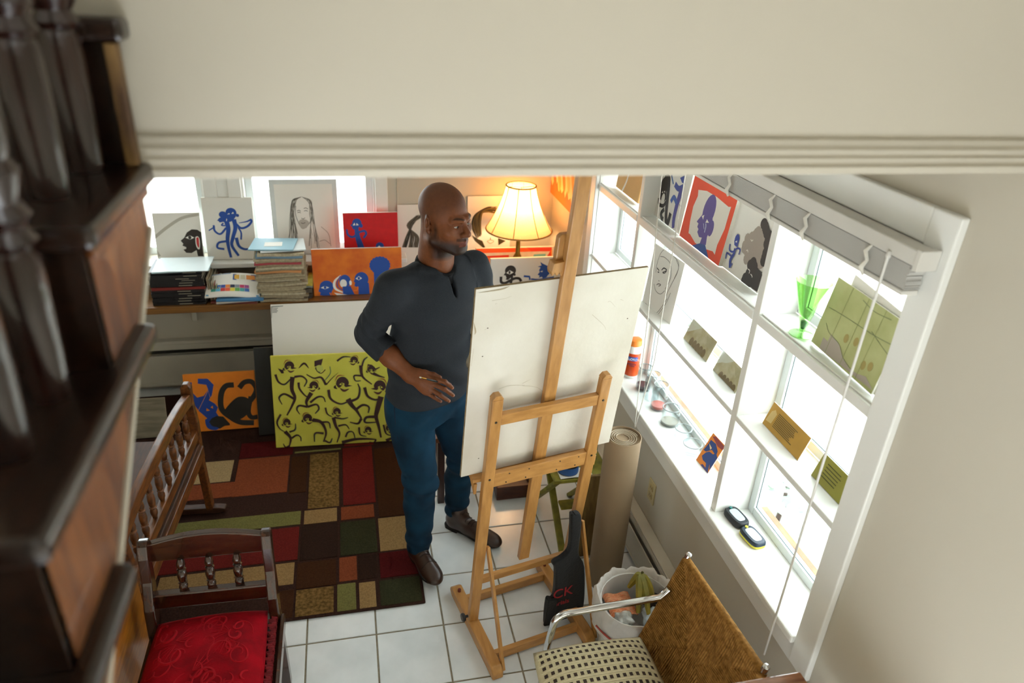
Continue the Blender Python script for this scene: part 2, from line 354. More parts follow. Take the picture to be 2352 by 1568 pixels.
# B dancers
P = Picture('canvas_painting', 'white canvas with two entwined dancing blue figures', 'painting', C3((570, 262), (998, 262), (1030, 778), (640, 785)), (0, 4.312, SZ), nb(6, -2), face=m_canvas, edge=m_edge, vmin=0)
for c, r in (((755, 402), (9.5, 8.5)), ((822, 385), (13, 12)), ((874, 408), (4, 4))): P.disc(C3(c)[0], r[0], r[1], BLUE)
P.poly(C3((726, 428), (708, 450), (722, 456), (728, 466), (758, 460), (780, 470), (785, 410)), BLUE).poly(C3((776, 395), (772, 425), (792, 440), (786, 452), (812, 462), (838, 450), (865, 412)), BLUE)
P.poly(C3((790, 400), (806, 388), (812, 398)), WHT).poly(C3((824, 395), (838, 378), (846, 394)), WHT)
P.stroke(C3((785, 455), (800, 520), (793, 600), (802, 670), (822, 752)), 11, BLUE, (1.1, .55)).stroke(C3((845, 440), (858, 510), (838, 590), (830, 655), (885, 738)), 11, BLUE, (1, .55))
P.stroke(C3((790, 618), (722, 632), (712, 672), (768, 684)), 5.5, BLUE).stroke(C3((865, 590), (885, 655), (925, 682), (967, 684)), 6, BLUE, (1.4, .8))
P.stroke(C3((782, 510), (735, 560), (690, 535), (680, 488)), 5, BLUE).stroke(C3((690, 500), (640, 532)), 3, BLUE).stroke(C3((865, 478), (905, 512), (955, 498), (988, 462), (985, 440)), 5.5, BLUE).stroke(C3((886, 470), (950, 458), (990, 440)), 3.2, BLUE, (.5, 1.6)).stroke(C3((880, 505), (905, 550), (904, 606)), 4, BLUE).stroke(C3((760, 470), (745, 488), (775, 492)), 3.5, BLUE); P.done()
# C framed portrait
m_pframe = pm('silvered_frame', 'd2d6d4', rough=.4, noise=(20, .08))
P = Picture('framed_drawing', 'pale framed pencil portrait of a long-haired bearded person before the far window', 'drawing', C3((1133, 115), (1685, 112), (1722, 770), (1180, 775)), (0, 4.385, SZ), nb(7), th=.022, face=m_pframe, vmin=0, parts='frame')
ins = .028; P.mb.add([P.at(P.u0+ins, P.v0+ins, .0004), P.at(P.u1-ins, P.v0+ins, .0004), P.at(P.u1-ins, P.v1-ins, .0004), P.at(P.u0+ins, P.v1-ins, .0004)], [(0, 1, 2, 3)], P._mi(m_paper))
rnd = random.Random(3); G1, G2 = '8a857a', '55504a'
for i in range(26):
    x = rnd.uniform(-1, 1); top = (1400+50*x, 255+20*abs(x)); side = -1 if x < 0 else 1
    mid = (1400+side*rnd.uniform(62, 92), rnd.uniform(330, 430)); end = (1420+side*rnd.uniform(40, 130), rnd.uniform(560, 690))
    P.stroke(C3(top, (1400+side*rnd.uniform(45, 80), 290), mid, ((mid[0]+end[0])/2+rnd.uniform(-8, 8), 500), end), rnd.uniform(.7, 1.6), G2 if rnd.random() < .4 else G1)
P.stroke(C3((1352, 330), (1350, 400), (1380, 480), (1400, 510)), 1.2, G2).stroke(C3((1480, 300), (1488, 380), (1470, 460), (1435, 510)), 1.2, G2)
P.poly(C3((1375, 455), (1400, 440), (1440, 445), (1462, 470), (1440, 505), (1410, 520), (1388, 500)), 'b5afa4', True)
for e in (((1362, 372), (1378, 366), (1392, 374)), ((1418, 352), (1434, 346), (1452, 356)), ((1366, 386), (1380, 382), (1392, 388)), ((1420, 372), (1436, 368), (1450, 374)), ((1398, 430), (1412, 436), (1428, 428)), ((1395, 468), (1412, 474), (1430, 466))): P.stroke(C3(*e), 1.3, G2)
P.stroke(C3((1560, 500), (1620, 560), (1640, 660)), 1.1, G1).stroke(C3((1545, 620), (1590, 610), (1632, 640)), 1, G1); P.done('pencil_drawing')
# D red painting
P = Picture('canvas_painting', 'bright red canvas with a small striding blue figure', 'painting', C3((1735, 394), (2183, 378), (2195, 740), (1752, 745)), (0, 4.29, SZ), nb(4), face=pm('red_paint', 'cf1219', rough=.65, noise=(30, .12)), edge=m_edge, vmin=0)
P.disc(C3((1852, 470))[0], 10.5, 10.5, BLUE).poly(C3((1815, 475), (1798, 490), (1812, 500), (1818, 520), (1850, 525), (1880, 495)), BLUE).disc(C3((1886, 492))[0], 4, 5, BLUE)
P.poly(C3((1818, 490), (1832, 468), (1840, 488)), WHT).poly(C3((1850, 470), (1868, 488), (1846, 490)), WHT)
P.stroke(C3((1848, 505), (1858, 580), (1880, 650), (1892, 690)), 11, BLUE, (.8, 1.5)).stroke(C3((1858, 562), (1815, 585), (1778, 565), (1770, 522)), 5.5, BLUE, (1, .7)).stroke(C3((1870, 545), (1915, 535), (1928, 560), (1908, 592)), 5, BLUE)
P.disc(C3((2040, 658))[0], 9.5, 9, BLUE).poly(C3((2020, 668), (2035, 655), (2050, 668)), WHT).stroke(C3((2040, 670), (2042, 740)), 9, BLUE, (1, 1), False); P.done()
# E orange crowd painting on the shelf
SHT = .72
P = Picture('canvas_painting', 'orange canvas with a row of blue heads standing on the shelf', 'painting', C3((1480, 685), (2210, 670), (2235, 1112), (1502, 1116)), (0, 4.12, SHT), nb(6), face=pm('burnt_orange_paint', 'e27a1c', rough=.65, noise=(9, 0), col2='cc5a12'), edge=m_edge, vmin=0)
P.disc(C3((1605, 992))[0], 16, 15, BLUE).poly(C3((1550, 990), (1538, 1030), (1556, 1040), (1550, 1060), (1575, 1075), (1580, 1115), (1655, 1115), (1640, 1050), (1660, 1000)), BLUE)
P.poly(C3((1556, 1000), (1590, 985), (1626, 998), (1592, 1012)), WHT).disc(C3((1592, 998))[0], 3, 3.6, BLUE)
P.stroke(C3((1720, 895), (1670, 950), (1680, 1010), (1770, 1050)), 6, WHT, 'mid').stroke(C3((1715, 905), (1690, 960), (1710, 1005), (1785, 1030)), 2, BLUE)
P.disc(C3((1755, 945))[0], 13, 15.5, BLUE).disc(C3((1742, 965))[0], 8, 10, WHT).disc(C3((1800, 960))[0], 3, 6, WHT).poly(C3((1735, 990), (1800, 985), (1830, 1050), (1850, 1115), (1690, 1115), (1740, 1060)), BLUE).poly(C3((1665, 1040), (1775, 1060), (1775, 1105), (1690, 1080)), WHT)
P.disc(C3((1890, 930))[0], 16, 17.5, BLUE).poly(C3((1842, 930), (1826, 945), (1838, 960), (1832, 985), (1865, 1000), (1870, 1115), (1960, 1115), (1950, 960)), BLUE).poly(C3((1842, 925), (1868, 905), (1895, 922), (1868, 938)), WHT).disc(C3((1868, 922))[0], 3, 3.6, BLUE)
P.stroke(C3((1825, 1025), (1855, 1018), (1860, 990)), 3, 'e9772a').stroke(C3((1800, 1080), (1812, 1060), (1822, 1080)), 3, 'e9772a').stroke(C3((1850, 1100), (1858, 1070), (1866, 1100)), 3, 'e9772a').stroke(C3((1630, 1040), (1650, 1080), (1660, 1110)), 2.4, 'e9772a')
P.poly([(845+3*math.cos(0), 0)] and C3(*[(2040+(82+6*(i % 2))*math.cos(t), 815+(68+6*(i % 2))*math.sin(t)) for i, t in enumerate([2*math.pi*k/36 for k in range(36)])]), BLUE).poly(C3((1990, 850), (2100, 850), (2130, 1110), (2000, 1110)), BLUE); P.done()
# F sketch behind the man, G lamplit portrait
P = Picture('paper_drawing', 'ink drawing of long flowing hair pinned behind the standing man', 'drawing', C5((372, 200), (640, 190), (650, 520), (380, 530)), (0, 4.37, SHT), nb(2), th=.003, face=m_paper, vmin=.05, parts='sheet', bev=0)
for i in range(22):
    x = rnd.uniform(0, 1); P.stroke(C5((505+rnd.uniform(-8, 20), 262+6*i % 20), (470-40*x+rnd.uniform(-5, 5), 330), (425+95*x, 400), (405+115*x+rnd.uniform(-6, 6), 470)), rnd.uniform(1.2, 3.4), '5d5647' if i % 3 else '2e2a22')
P.done('ink_drawing')
P = Picture('paper_drawing', 'ink portrait with swept-up dark hair beside the lamp', 'drawing', C6((-40, 330), (500, 320), (505, 985), (-30, 990)), (0, 4.37, SHT), nb(2), th=.003, face=m_paper, vmin=.05, parts='sheet', bev=0)
for i in range(30):
    x = i/29; P.stroke(C6((80+60*x, 850-40*x+rnd.uniform(-10, 10)), (20+110*x, 700-60*x), (70+90*x+rnd.uniform(-15, 15), 560-40*x), (200+90*x, 470+50*x+rnd.uniform(-20, 20)), (330+rnd.uniform(-20, 10), 455+70*x)), rnd.uniform(1, 4), ['2a2415', '4a4020', '6e6030'][i % 3], 'mid')
P.poly(C6((20, 810), (100, 860), (150, 880), (185, 960), (160, 965), (60, 880)), '3a3218').poly(C6((345, 845), (440, 880), (350, 935)), '3a3218').stroke(C6((250, 840), (252, 870)), 1.5, '3a3218').stroke(C6((210, 885), (250, 868), (292, 885), (250, 912), (210, 888)), 1, '8a7a40'); P.done('ink_drawing')
# H abstract and I white canvas with two figures
P = Picture('canvas_painting', 'red, orange and white abstract canvas below the lamp', 'painting', C6((60, 968), (1014, 958), (1030, 1700), (75, 1710)), (0, 4.255, SHT), nb(5), face=pm('streaky_white_paint', 'dcd2c6', rough=.7, noise=(25, .12)), edge=m_edge, vmin=0)
for a in (((70, 972), (1010, 962), (1010, 1005), (80, 1035), 'e2591f'), ((700, 965), (1012, 960), (1012, 1080), (950, 1080), (990, 1010), (760, 1010), 'd23a22'), ((80, 1075), (480, 1055), (480, 1085), (80, 1100), 'cf3322'), ((790, 1048), (940, 1040), (930, 1080), (780, 1085), '6fb6bd'), ((90, 1085), (240, 1085), (240, 1110), (90, 1130), 'e07a30'), ((200, 1110), (242, 1100), (242, 1700), (205, 1700), 'd9683a'), ((215, 1380), (242, 1300), (242, 1700), (215, 1700), 'b62a22'), ((1000, 1000), (1015, 985), (1022, 1500), (1005, 1500), 'e8862f')): P.poly(C6(*a[:-1]), a[-1])
P.done('painted_streaks')
P = Picture('canvas_painting', 'white canvas with black head and spiky blue head at the shelf corner', 'painting', C6((245, 1100), (1150, 1080), (1160, 1640), (250, 1660)), (0, 4.056, SHT), nb(3), face=m_canvas, edge=m_edge, vmin=0)
P.disc(C6((500, 1250))[0], 12.5, 12, BLK).poly(C6((440, 1270), (415, 1305), (440, 1312), (450, 1340), (440, 1362), (470, 1365), (500, 1340), (545, 1300), (560, 1260)), BLK).disc(C6((550, 1300))[0], 2.6, 3, BLK)
P.poly(C6((448, 1280), (490, 1245), (540, 1272), (490, 1298)), WHT).disc(C6((488, 1272))[0], 2.2, 4, BLK)
P.stroke(C6((520, 1310), (515, 1360), (500, 1440)), 5, BLK).stroke(C6((382, 1325), (385, 1390), (430, 1405), (500, 1370), (560, 1345), (610, 1350), (632, 1385)), 6, BLK).stroke(C6((500, 1385), (460, 1395), (420, 1440)), 5, BLK)
P.poly(C6((870, 1142), (905, 1165), (990, 1205), (975, 1240), (985, 1290), (965, 1305), (945, 1335), (900, 1345), (890, 1325), (850, 1338), (862, 1312), (836, 1300), (862, 1268), (855, 1245), (872, 1210), (838, 1200), (885, 1185)), BLUE).poly(C6((865, 1262), (900, 1250), (895, 1268)), WHT)
P.stroke(C6((665, 1318), (735, 1325), (740, 1365)), 4.5, BLUE, (1, 1), False).stroke(C6((755, 1355), (850, 1362), (960, 1345), (1040, 1330)), 4, BLUE); P.done()
# J painting hung on the window wall near the corner
P = Picture('canvas_painting', 'orange and yellow flame-like canvas hung on the wall by the corner', 'painting', [(1267, 330), (1344, 360), (1337, 494), (1267, 466)], (XR-.022, 0, 0), nr(0), th=.022, face=pm('pale_yellow_paint', 'f0d48e', rough=.6, noise=(8, .08)), edge=flat('e0a040'))
nw = 9; wd = (P.u1-P.u0)/nw; P._poly([(P.u0, P.v0)]+[q for i in range(nw) for q in ((P.u0+wd*i, P.v0+.085+.012*(i % 3)), (P.u0+wd*(i+.5), P.v0+.055+.008*(i % 2)))]+[(P.u1, P.v0+.08), (P.u1, P.v0)], 'e8701f')
for i in range(6): P.poly(CE((350+70*i, 40), (385+70*i, 40), (398+70*i, 230+10*i), (375+70*i, 330+16*i), (360+70*i, 230+10*i)), ['e8762a', 'f0a94c', 'e9862f', 'f2b65a', 'e59a3a', 'efb04a'][i], True)
P.stroke(CE((800, 30), (775, 400)), 5, 'c9b21e', (1, 1), False); P.done('painted_flames')
# K blank canvas, M black canvas, L yellow painting, N orange painting on the floor
P = Picture('blank_canvas', 'large blank white canvas leaning against the shelf edge', 'canvas', [(612.5, 697), (893, 690), (930, 1010), (648, 1020)], (0, 3.645, .012), nb(27), th=.02, face=m_canvas, edge=m_edge, vmin=0)
P.poly(C4((1150, 82), (1250, 76), (1246, 84), (1160, 92), (1155, 180), (1150, 180)), '8f938f').done('corner_wrap')
for i in range(4): P.stroke(C4((1162, 100+i*10), (1205-6*(i % 2), 99+i*10)), 1.3, '77797a', (1, 1), False)
P.mb = MB(); P.mats = []
for i in range(4): P.stroke(C4((1162, 100+i*11), (1206-8*(i % 2), 98+i*11)), 1.4, '6d7070', (1, 1), False)
P.done('label_print')
P = Picture('blank_canvas', 'plain black canvas wedged behind the blank white one', 'canvas', C4((988, 425), (1250, 410), (1300, 1150), (1070, 1165)), (0, 3.722, .012), nb(22), th=.02, face=pm('black_gesso', '16181a', rough=.6, noise=(20, .2)), edge=flat('8f8a78'), vmin=0); P.done()
YL = pm('acid_yellow_paint', 'd3cd50', rough=.6, noise=(5, 0), col2='c6c042')
P = Picture('canvas_painting', 'acid yellow canvas crowded with brown leaping monkey-like figures', 'painting', [(620, 817), (905, 808), (917, 1018), (635, 1035)], (0, 3.56, .012), nb(16, -2.5), th=.02, face=YL, edge=flat('c8c43a'), vmin=0)
BR = '33130f'; TE = '5d7a52'
def fig(head, r, body, arms, w=4.2):
    q = r*3.56; hx, hy = head; fl_ = -1 if (int(hx) % 3) else 1; T = lambda *pp: C4(*[(hx+fl_*-1*a*q, hy+b*q) for a, b in pp])
    P.poly(T((-.9, .1), (-.75, -.5), (-.3, -.88), (.25, -.9), (.7, -.55), (.85, -.05), (.6, .25), (.2, .1), (-.1, .3), (-.5, .55)), BR, True)
    P.poly(T((-.45, .12), (-.1, -.14), (.3, .0), (-.05, .22)), 'cfcb4c').disc(T((-.08, .04))[0], r*.10, r*.16, BR)
    P.poly(T((.3, .05), (1.35, .28), (.45, .48), (.2, .3)), BR).stroke(T((-.35, .6), (.2, .95), (.9, .7)), r*.34, '4a1c12', 'mid').stroke(T((-.9, .2), (-1.05, .5), (-.7, .7)), r*.3, BR, 'mid').stroke(T((-1.05, -.3), (-.6, -1.05), (.3, -1.1)), r*.16, '8a3a18', 'mid')
    for a in arms: P.stroke(C4(*[(q[0]+4, q[1]+3) for q in a]), w*.8, TE, 'mid')
    P.stroke(C4(*body), w*3.1, BR, (.8, .25))
    for a in arms: P.stroke(C4(*a), w*1.35, BR, (1, .35))
fig((1300, 575), 13, ((1325, 660), (1320, 760), (1345, 830), (1320, 900), (1280, 975)), [((1185, 640), (1210, 700), (1260, 720), (1320, 665)), ((1340, 660), (1400, 655), (1440, 690), (1420, 740)), ((1340, 840), (1260, 800), (1215, 830), (1240, 885))])
P.stroke(C4((1375, 590), (1420, 550), (1460, 590)), 5, BR, 'mid').poly(C4((1205, 590), (1250, 605), (1255, 630), (1235, 632)), BR).poly(C4((1505, 530), (1575, 510), (1560, 570), (1505, 575)), BR)
P.stroke(C4((1510, 590), (1540, 620), (1575, 600)), 2, TE).stroke(C4((1440, 640), (1500, 670), (1560, 665), (1600, 725)), 6, BR, (.4, 1)).stroke(C4((1600, 725), (1650, 670), (1700, 625)), 3, BR, (1, .2)).stroke(C4((1590, 690), (1635, 630), (1632, 575)), 2, TE).disc(C4((1545, 590))[0], 9, 8, 'b9bd55').stroke(C4((1515, 580), (1525, 610), (1560, 630), (1595, 600)), 2, BR)
fig((1500, 735), 12, ((1480, 790), (1440, 860), (1450, 905)), [((1375, 705), (1385, 760), (1440, 820), (1470, 800)), ((1470, 870), (1530, 825), (1575, 825), (1595, 865)), ((1450, 905), (1380, 895), (1360, 925), (1385, 965)), ((1450, 905), (1520, 885), (1540, 920), (1510, 960))])
fig((1735, 715), 17, ((1780, 840), (1810, 890), (1850, 935), (1890, 1000)), [((1620, 765), (1640, 840), (1720, 880), (1800, 850)), ((1800, 860), (1860, 830), (1875, 760), (1860, 715)), ((1840, 930), (1900, 890), (1950, 905), (1945, 955)), ((1890, 1000), (1860, 1040), (1795, 1030))], 5)
fig((1830, 525), 10, ((1885, 565), (1890, 630), (1910, 670), (1975, 720)), [((1690, 530), (1740, 495), (1800, 495)), ((1895, 570), (1910, 520), (1940, 495)), ((1890, 650), (1830, 650), (1840, 690), (1885, 690))], 3.4)
fig((1970, 600), 10, ((1985, 630), (2030, 650), (2080, 665)), [((1940, 560), (1980, 570), (2010, 600)), ((2000, 600), (2040, 580))], 3)
fig((2040, 740), 16, ((2050, 820), (2020, 930), (2010, 985), (2030, 1060), (2050, 1155)), [((1915, 745), (1940, 815), (2000, 845), (2050, 830)), ((2010, 985), (1930, 990), (1920, 1030), (2010, 1030))], 5.5)
fig((1280, 1035), 10, ((1265, 1105), (1310, 1160), (1300, 1230)), [((1230, 965), (1200, 1030), (1220, 1080), (1265, 1110)), ((1300, 1110), (1345, 1090), (1350, 1040)), ((1320, 1160), (1360, 1135), (1390, 1150), (1395, 1185)), ((1305, 1220), (1270, 1235), (1250, 1205))], 3.6)
fig((1450, 1000), 12, ((1490, 1010), (1560, 1030), (1600, 1110), (1580, 1190)), [((1560, 1030), (1620, 1030), (1635, 1080)), ((1580, 1120), (1510, 1120), (1505, 1190)), ((1590, 1180), (1630, 1195), (1650, 1160))], 3.8)
fig((1690, 945), 10, ((1660, 990), (1680, 1060), (1710, 1120), (1690, 1195)), [((1595, 910), (1610, 960), (1650, 985)), ((1670, 990), (1730, 1000), (1780, 990)), ((1700, 1060), (1760, 1050), (1790, 1085))], 3.4)
fig((1945, 1095), 9, ((1730, 1195), (1830, 1170), (1930, 1165), (2010, 1170)), [((1870, 1070), (1880, 1130), (1930, 1145)), ((2010, 1170), (1990, 1195), (1955, 1190)), ((1760, 1150), (1780, 1110), (1820, 1110), (1840, 1170))], 3.4)
fig((2120, 1080), 10, ((2090, 1180), (2140, 1160), (2190, 1165)), [((2070, 1050), (2090, 1120), (2140, 1140)), ((2100, 1190), (2150, 1190), (2190, 1185))], 3.4)
P.done('painted_monkeys')
P = Picture('canvas_painting', 'orange canvas with upside-down blue and black figures behind the bench', 'painting', C4((378, 652), (1003, 603), (1058, 1097), (515, 1145)), (0, 3.81, .012), nb(18), th=.02, face=pm('flat_orange_paint', 'ea8416', rough=.6, noise=(30, .06)), edge=flat('e89a40'), vmin=0, umax=None)
NV = '17409a'
P.poly(C4((470, 705), (500, 705), (508, 790), (545, 830), (600, 815), (635, 765), (620, 725), (550, 715), (550, 675), (630, 675), (680, 725), (665, 810), (640, 850), (690, 880), (715, 910), (700, 950), (720, 980), (690, 1010), (640, 1010), (560, 940), (495, 850)), NV)
P.poly(C4((610, 1010), (660, 985), (720, 1000), (740, 1060), (700, 1095), (640, 1085), (615, 1050)), NV, True).disc(C4((705, 1028))[0], 17, 14, '1d1a17').poly(C4((640, 1030), (700, 980), (760, 985), (810, 1040), (815, 1055), (770, 1060), (730, 1085), (690, 1060)), '1d1a17')
P.stroke(C4((555, 935), (635, 770), (650, 830), (670, 815)), 1, 'ea9a4a', (1, 1), False).poly(C4((622, 915), (650, 935), (620, 940)), 'ea8416').poly(C4((672, 895), (676, 920), (655, 910)), 'ea8416')
P.stroke(C4((845, 725), (780, 735), (742, 800), (745, 920), (820, 990), (900, 1030), (1010, 1035)), 14, '1d1a17').stroke(C4((890, 750), (930, 705), (990, 700), (1030, 760), (1000, 830), (940, 900)), 13, '1d1a17').poly(C4((770, 930), (820, 870), (880, 825), (950, 830), (990, 880), (960, 960), (890, 1010), (830, 1005)), '1d1a17', True).stroke(C4((985, 820), (965, 940), (990, 990), (1045, 985)), 12, '1d1a17'); P.done()
# right window row
def sill_pic(name, label, cat, px, z, x, tilt, psi=0, **k): return Picture(name, label, cat, px, (x, aty_of(px[3], z), z), nr(tilt, psi), **k)
def aty_of(px, z): return float(atz(px[0], px[1], z)[1])
SH1, SH2, SH0 = SHZ[1]+.0065, SHZ[0], WZ0+.0015
P = sill_pic('envelope', 'tan padded envelope leaning in the farthest top window bay', 'envelope', C7((240, -60), (470, 0), (392, 300), (212, 165)), SH1, 1.352, 6, th=.012, face=pm('tan_card', 'dcae70', rough=.7, noise=(8, .06)), vmin=0, vmax=.27, parts='pouch', bev=.004)
P.stroke(C7((325, 30), (300, 110), (262, 190)), 3, 'ebe4da').done('paper_strip')
P = sill_pic('canvas_painting', 'white canvas with curling black and blue figures in the window', 'painting', [(1517, 400), (1590, 400), (1560, 541.7), (1497, 493)], SH1, 1.362, 5, face=m_canvas, edge=m_edge, vmin=0, vmax=.34)
P.disc(C7((628, 165))[0], 9, 13, BLK).poly(C7((605, 190), (655, 180), (650, 260), (630, 285), (605, 240)), BLK).poly(C7((612, 200), (622, 185), (626, 205)), WHT).poly(C7((632, 190), (642, 182), (642, 204)), WHT).disc(C7((624, 255))[0], 4, 6, WHT)
P.stroke(C7((588, 245), (590, 300), (625, 315), (650, 280)), 4, BLK).stroke(C7((640, 75), (672, 70), (675, 130), (655, 330), (650, 440), (662, 475), (690, 380)), 7, BLK, (1, .9)).stroke(C7((635, 345), (608, 380), (612, 420), (625, 435)), 5, BLK)
P.stroke(C7((730, 125), (760, 165), (800, 150)), 6, '3b4a9a').poly(C7((775, 70), (820, 45), (815, 130), (790, 110)), '3b4a9a').stroke(C7((790, 160), (770, 230), (745, 310), (718, 430), (712, 510)), 7, '4b4796', (1.3, .8)).stroke(C7((692, 280), (720, 240), (745, 300)), 5, '3b5aa8').stroke(C7((700, 45), (715, 125)), 2.2, '2d5a94').stroke(C7((775, 300), (778, 325)), 3, BLK); P.done()
P = sill_pic('canvas_painting', 'orange-red canvas with a purple head crying on a pillow shape', 'painting', [(1596.7, 400.5), (1697, 452.8), (1647.6, 615.4), (1559, 544)], SH1, 1.357, 6, face=pm('orange_red_paint', 'e8481a', rough=.6, noise=(12, .08)), edge=m_edge, vmin=0)
P.poly(C7((935, 175), (1010, 185), (1100, 240), (1200, 325), (1222, 325), (1205, 380), (1165, 520), (1100, 660), (1078, 745), (1060, 715), (980, 690), (905, 640), (862, 565), (848, 555), (862, 450), (890, 320), (930, 230)), 'dedad0')
P.disc(C7((1028, 360))[0], 14, 21, '54468f', rot=-.15).poly(C7((972, 390), (930, 440), (920, 455), (935, 470), (925, 500), (935, 520), (925, 545), (940, 590), (965, 595), (945, 650), (1000, 660), (1010, 590), (1060, 480), (1060, 380)), '54468f').disc(C7((1045, 515))[0], 6, 10, '54468f')
P.poly(C7((965, 405), (990, 395), (1028, 465), (985, 462)), 'e6e2da').disc(C7((995, 425))[0], 4.5, 6, '54468f').stroke(C7((1000, 470), (1000, 500), (988, 550)), 1.6, 'b9c6dc').stroke(C7((980, 470), (985, 520)), 1, 'b9c6dc')
P.poly(C7((875, 678), (945, 645), (995, 660), (1020, 785), (1012, 792)), '264a94'); P.done()
P = sill_pic('canvas_painting', 'white canvas with cloud-like curly hair and a tiny blue runner', 'painting', [(1697, 453), (1787.6, 506), (1744, 673.7), (1650, 615)], SH1, 1.372, 6, face=m_canvas, edge=m_edge, vmin=0)
for i in range(46):
    a = rnd.uniform(0, 6.28); q = rnd.uniform(.55, 1); P.disc(C7((1430+95*q*math.cos(a), 690+150*q*math.sin(a)-35*math.cos(a)))[0], 7, 7, '9d9186', 12)
P.poly(C7((1370, 600), (1440, 545), (1520, 600), (1530, 720), (1500, 860), (1400, 850), (1345, 760)), '9d9186', True)
for q in ((1514, 475), (1525, 500), (1532, 525), (1540, 555), (1560, 580), (1550, 615), (1540, 650), (1545, 690), (1530, 730), (1520, 770), (1512, 800), (1555, 640), (1395, 835), (1420, 815), (1430, 850), (1400, 880), (1380, 910), (1350, 950), (1340, 975), (1440, 900), (1480, 960), (1440, 960), (1400, 960), (1470, 1020), (1430, 1000), (1380, 990)): P.disc(C7(q)[0], 7.5, 7.5, '332c28', 12)
P.poly(C7((1390, 900), (1445, 860), (1500, 900), (1470, 1085), (1330, 975)), '332c28')
for a in (((1400, 610), (1408, 625), (1420, 615)), ((1360, 710), (1372, 705), (1375, 725)), ((1375, 870), (1390, 885), (1385, 910)), ((1398, 915), (1410, 930), (1412, 945))): P.stroke(C7(*a), 1.3, 'dcd8d0')
P.disc(C7((1278, 612))[0], 5.5, 7.5, '2f3f94').poly(C7((1255, 620), (1295, 625), (1280, 680), (1255, 660)), '2f3f94').poly(C7((1262, 632), (1280, 620), (1278, 640)), WHT).stroke(C7((1262, 690), (1250, 740), (1220, 790), (1215, 860)), 5, '2f3f94').stroke(C7((1218, 650), (1212, 700), (1240, 720), (1280, 690), (1305, 700), (1295, 745)), 2.6, '2f3f94').stroke(C7((1180, 780), (1190, 730), (1225, 755)), 2.6, '2f3f94').stroke(C7((1215, 858), (1238, 820)), 2.4, '2f3f94'); P.done()
P = sill_pic('paper_drawing', 'pencil drawing of a sharp-browed face in the middle window row', 'drawing', [(1500, 552), (1579, 612), (1531, 747.7), (1477.7, 711.6)], SH2, 1.345, 5, -6, th=.004, face=m_paper, vmin=0, parts='sheet', bev=0)
for a in (((640, 690), (600, 740), (570, 830), (560, 900)), ((640, 690), (720, 760), (760, 820), (750, 900), (700, 1000), (640, 1130), (620, 1250)), ((600, 760), (640, 770), (690, 830), (690, 950), (640, 1050)), ((740, 790), (760, 860), (720, 960)), ((690, 1080), (650, 1170), (580, 1270)), ((660, 1130), (600, 1220), (560, 1265)), ((545, 1000), (560, 1060), (600, 1090), (640, 1060)), ((470, 1170), (540, 1250), (600, 1290))): P.stroke(C7(*a), 1, '6f6a64')
P.stroke(C7((612, 880), (632, 862), (658, 878)), 2, '2a2725').stroke(C7((620, 900), (640, 892), (655, 885), (640, 905), (622, 905)), 1.6, '2a2725').stroke(C7((572, 860), (590, 885)), 1.8, '2a2725').stroke(C7((578, 895), (590, 900)), 2, '2a2725').stroke(C7((568, 1010), (585, 1000), (605, 1010), (585, 1022)), 1.5, '5a4f4c').stroke(C7((585, 970), (592, 978)), 1.2, '5a4f4c'); P.done('pencil_drawing')
m_kraft = pm('bagged_print', 'ad9868', rough=.5, noise=(16, 0), col2='cfc3a4'); m_cello = pm('cellophane', 'dfe4e4', rough=.15, noise=(30, .2), bump=(60, .5))
for lab, px in (('brown print in a clear bag, the farther of the pair on the middle shelf', CW((505, 88), (645, 215), (585, 345), (440, 195))), ('brown print in a clear bag, beside the window mullion', CW((690, 275), (805, 395), (765, 560), (610, 395)))):
    P = sill_pic('bagged_print', lab, 'print', px, SH2, 1.364, 20, th=.004, face=m_kraft, edge=m_edge, vmin=0, parts='card', bev=0)
    (a0, a1, b0, b1) = (P.u0, P.u1, P.v0, P.v1)
    P._poly([(a0, b1), (a0, b0+.03), (a0+.03, b0+.05), (a0+.05, b1-.03), (a0+.09, b1)], 'cfc9b8'); P._poly([(a1, b1-.01), (a1-.08, b1-.01), (a1-.05, b0+.05), (a1-.02, b0+.045)], 'b5a57f')
    for i in range(5): P.disc((px[3][0]+(px[2][0]-px[3][0])*(.35+.12*i), px[3][1]+(px[2][1]-px[3][1])*(.35+.12*i)-10), 5, 7, '7a5f35', 10)
    MB().prism([(P.u0-.004, P.v0), (P.u1+.004, P.v0), (P.u1+.004, P.v1+.006), (P.u0-.004, P.v1+.006)], P.p+P.n*.003, P.u, P.v, P.n*.0006).build('clear_sleeve', m_glass, P.root); P.done('print_picture')
for lab, px, col, c2, nl in (('gold card printed with lines of text on the middle shelf', CW((990, 580), (1210, 800), (1128, 937), (920, 705)), 'bd9238', '6a5624', 9), ('olive card with dark text, nearest on the middle shelf', CW((1300, 882), (1455, 1060), (1395, 1235), (1205, 1020)), '94903a', '4a4b1e', 5)):
    P = sill_pic('printed_card', lab, 'card', px, SH2, 1.362, 18, th=.004, face=pm('card_'+col, col, rough=.55, noise=(12, .15)), edge=m_edge, vmin=0, parts='card', bev=0)
    w_, h_ = P.u1-P.u0, P.v1-P.v0
    for i in range(nl):
        b = P.v1-h_*(.2+.62*i/nl); ln = rnd.uniform(.42, .55); P._poly([(P.u0+w_*.22, b), (P.u0+w_*(.22+ln), b), (P.u0+w_*(.22+ln), b-.003), (P.u0+w_*.22, b-.003)], c2)
    if nl == 9: P._poly([(P.u0+w_*.06, P.v1-h_*.35), (P.u0+w_*.12, P.v1-h_*.2), (P.u0+w_*.19, P.v1-h_*.3), (P.u0+w_*.17, P.v0+h_*.25), (P.u0+w_*.03, P.v0+h_*.2)], 'd2b878')
    P.done('card_text')
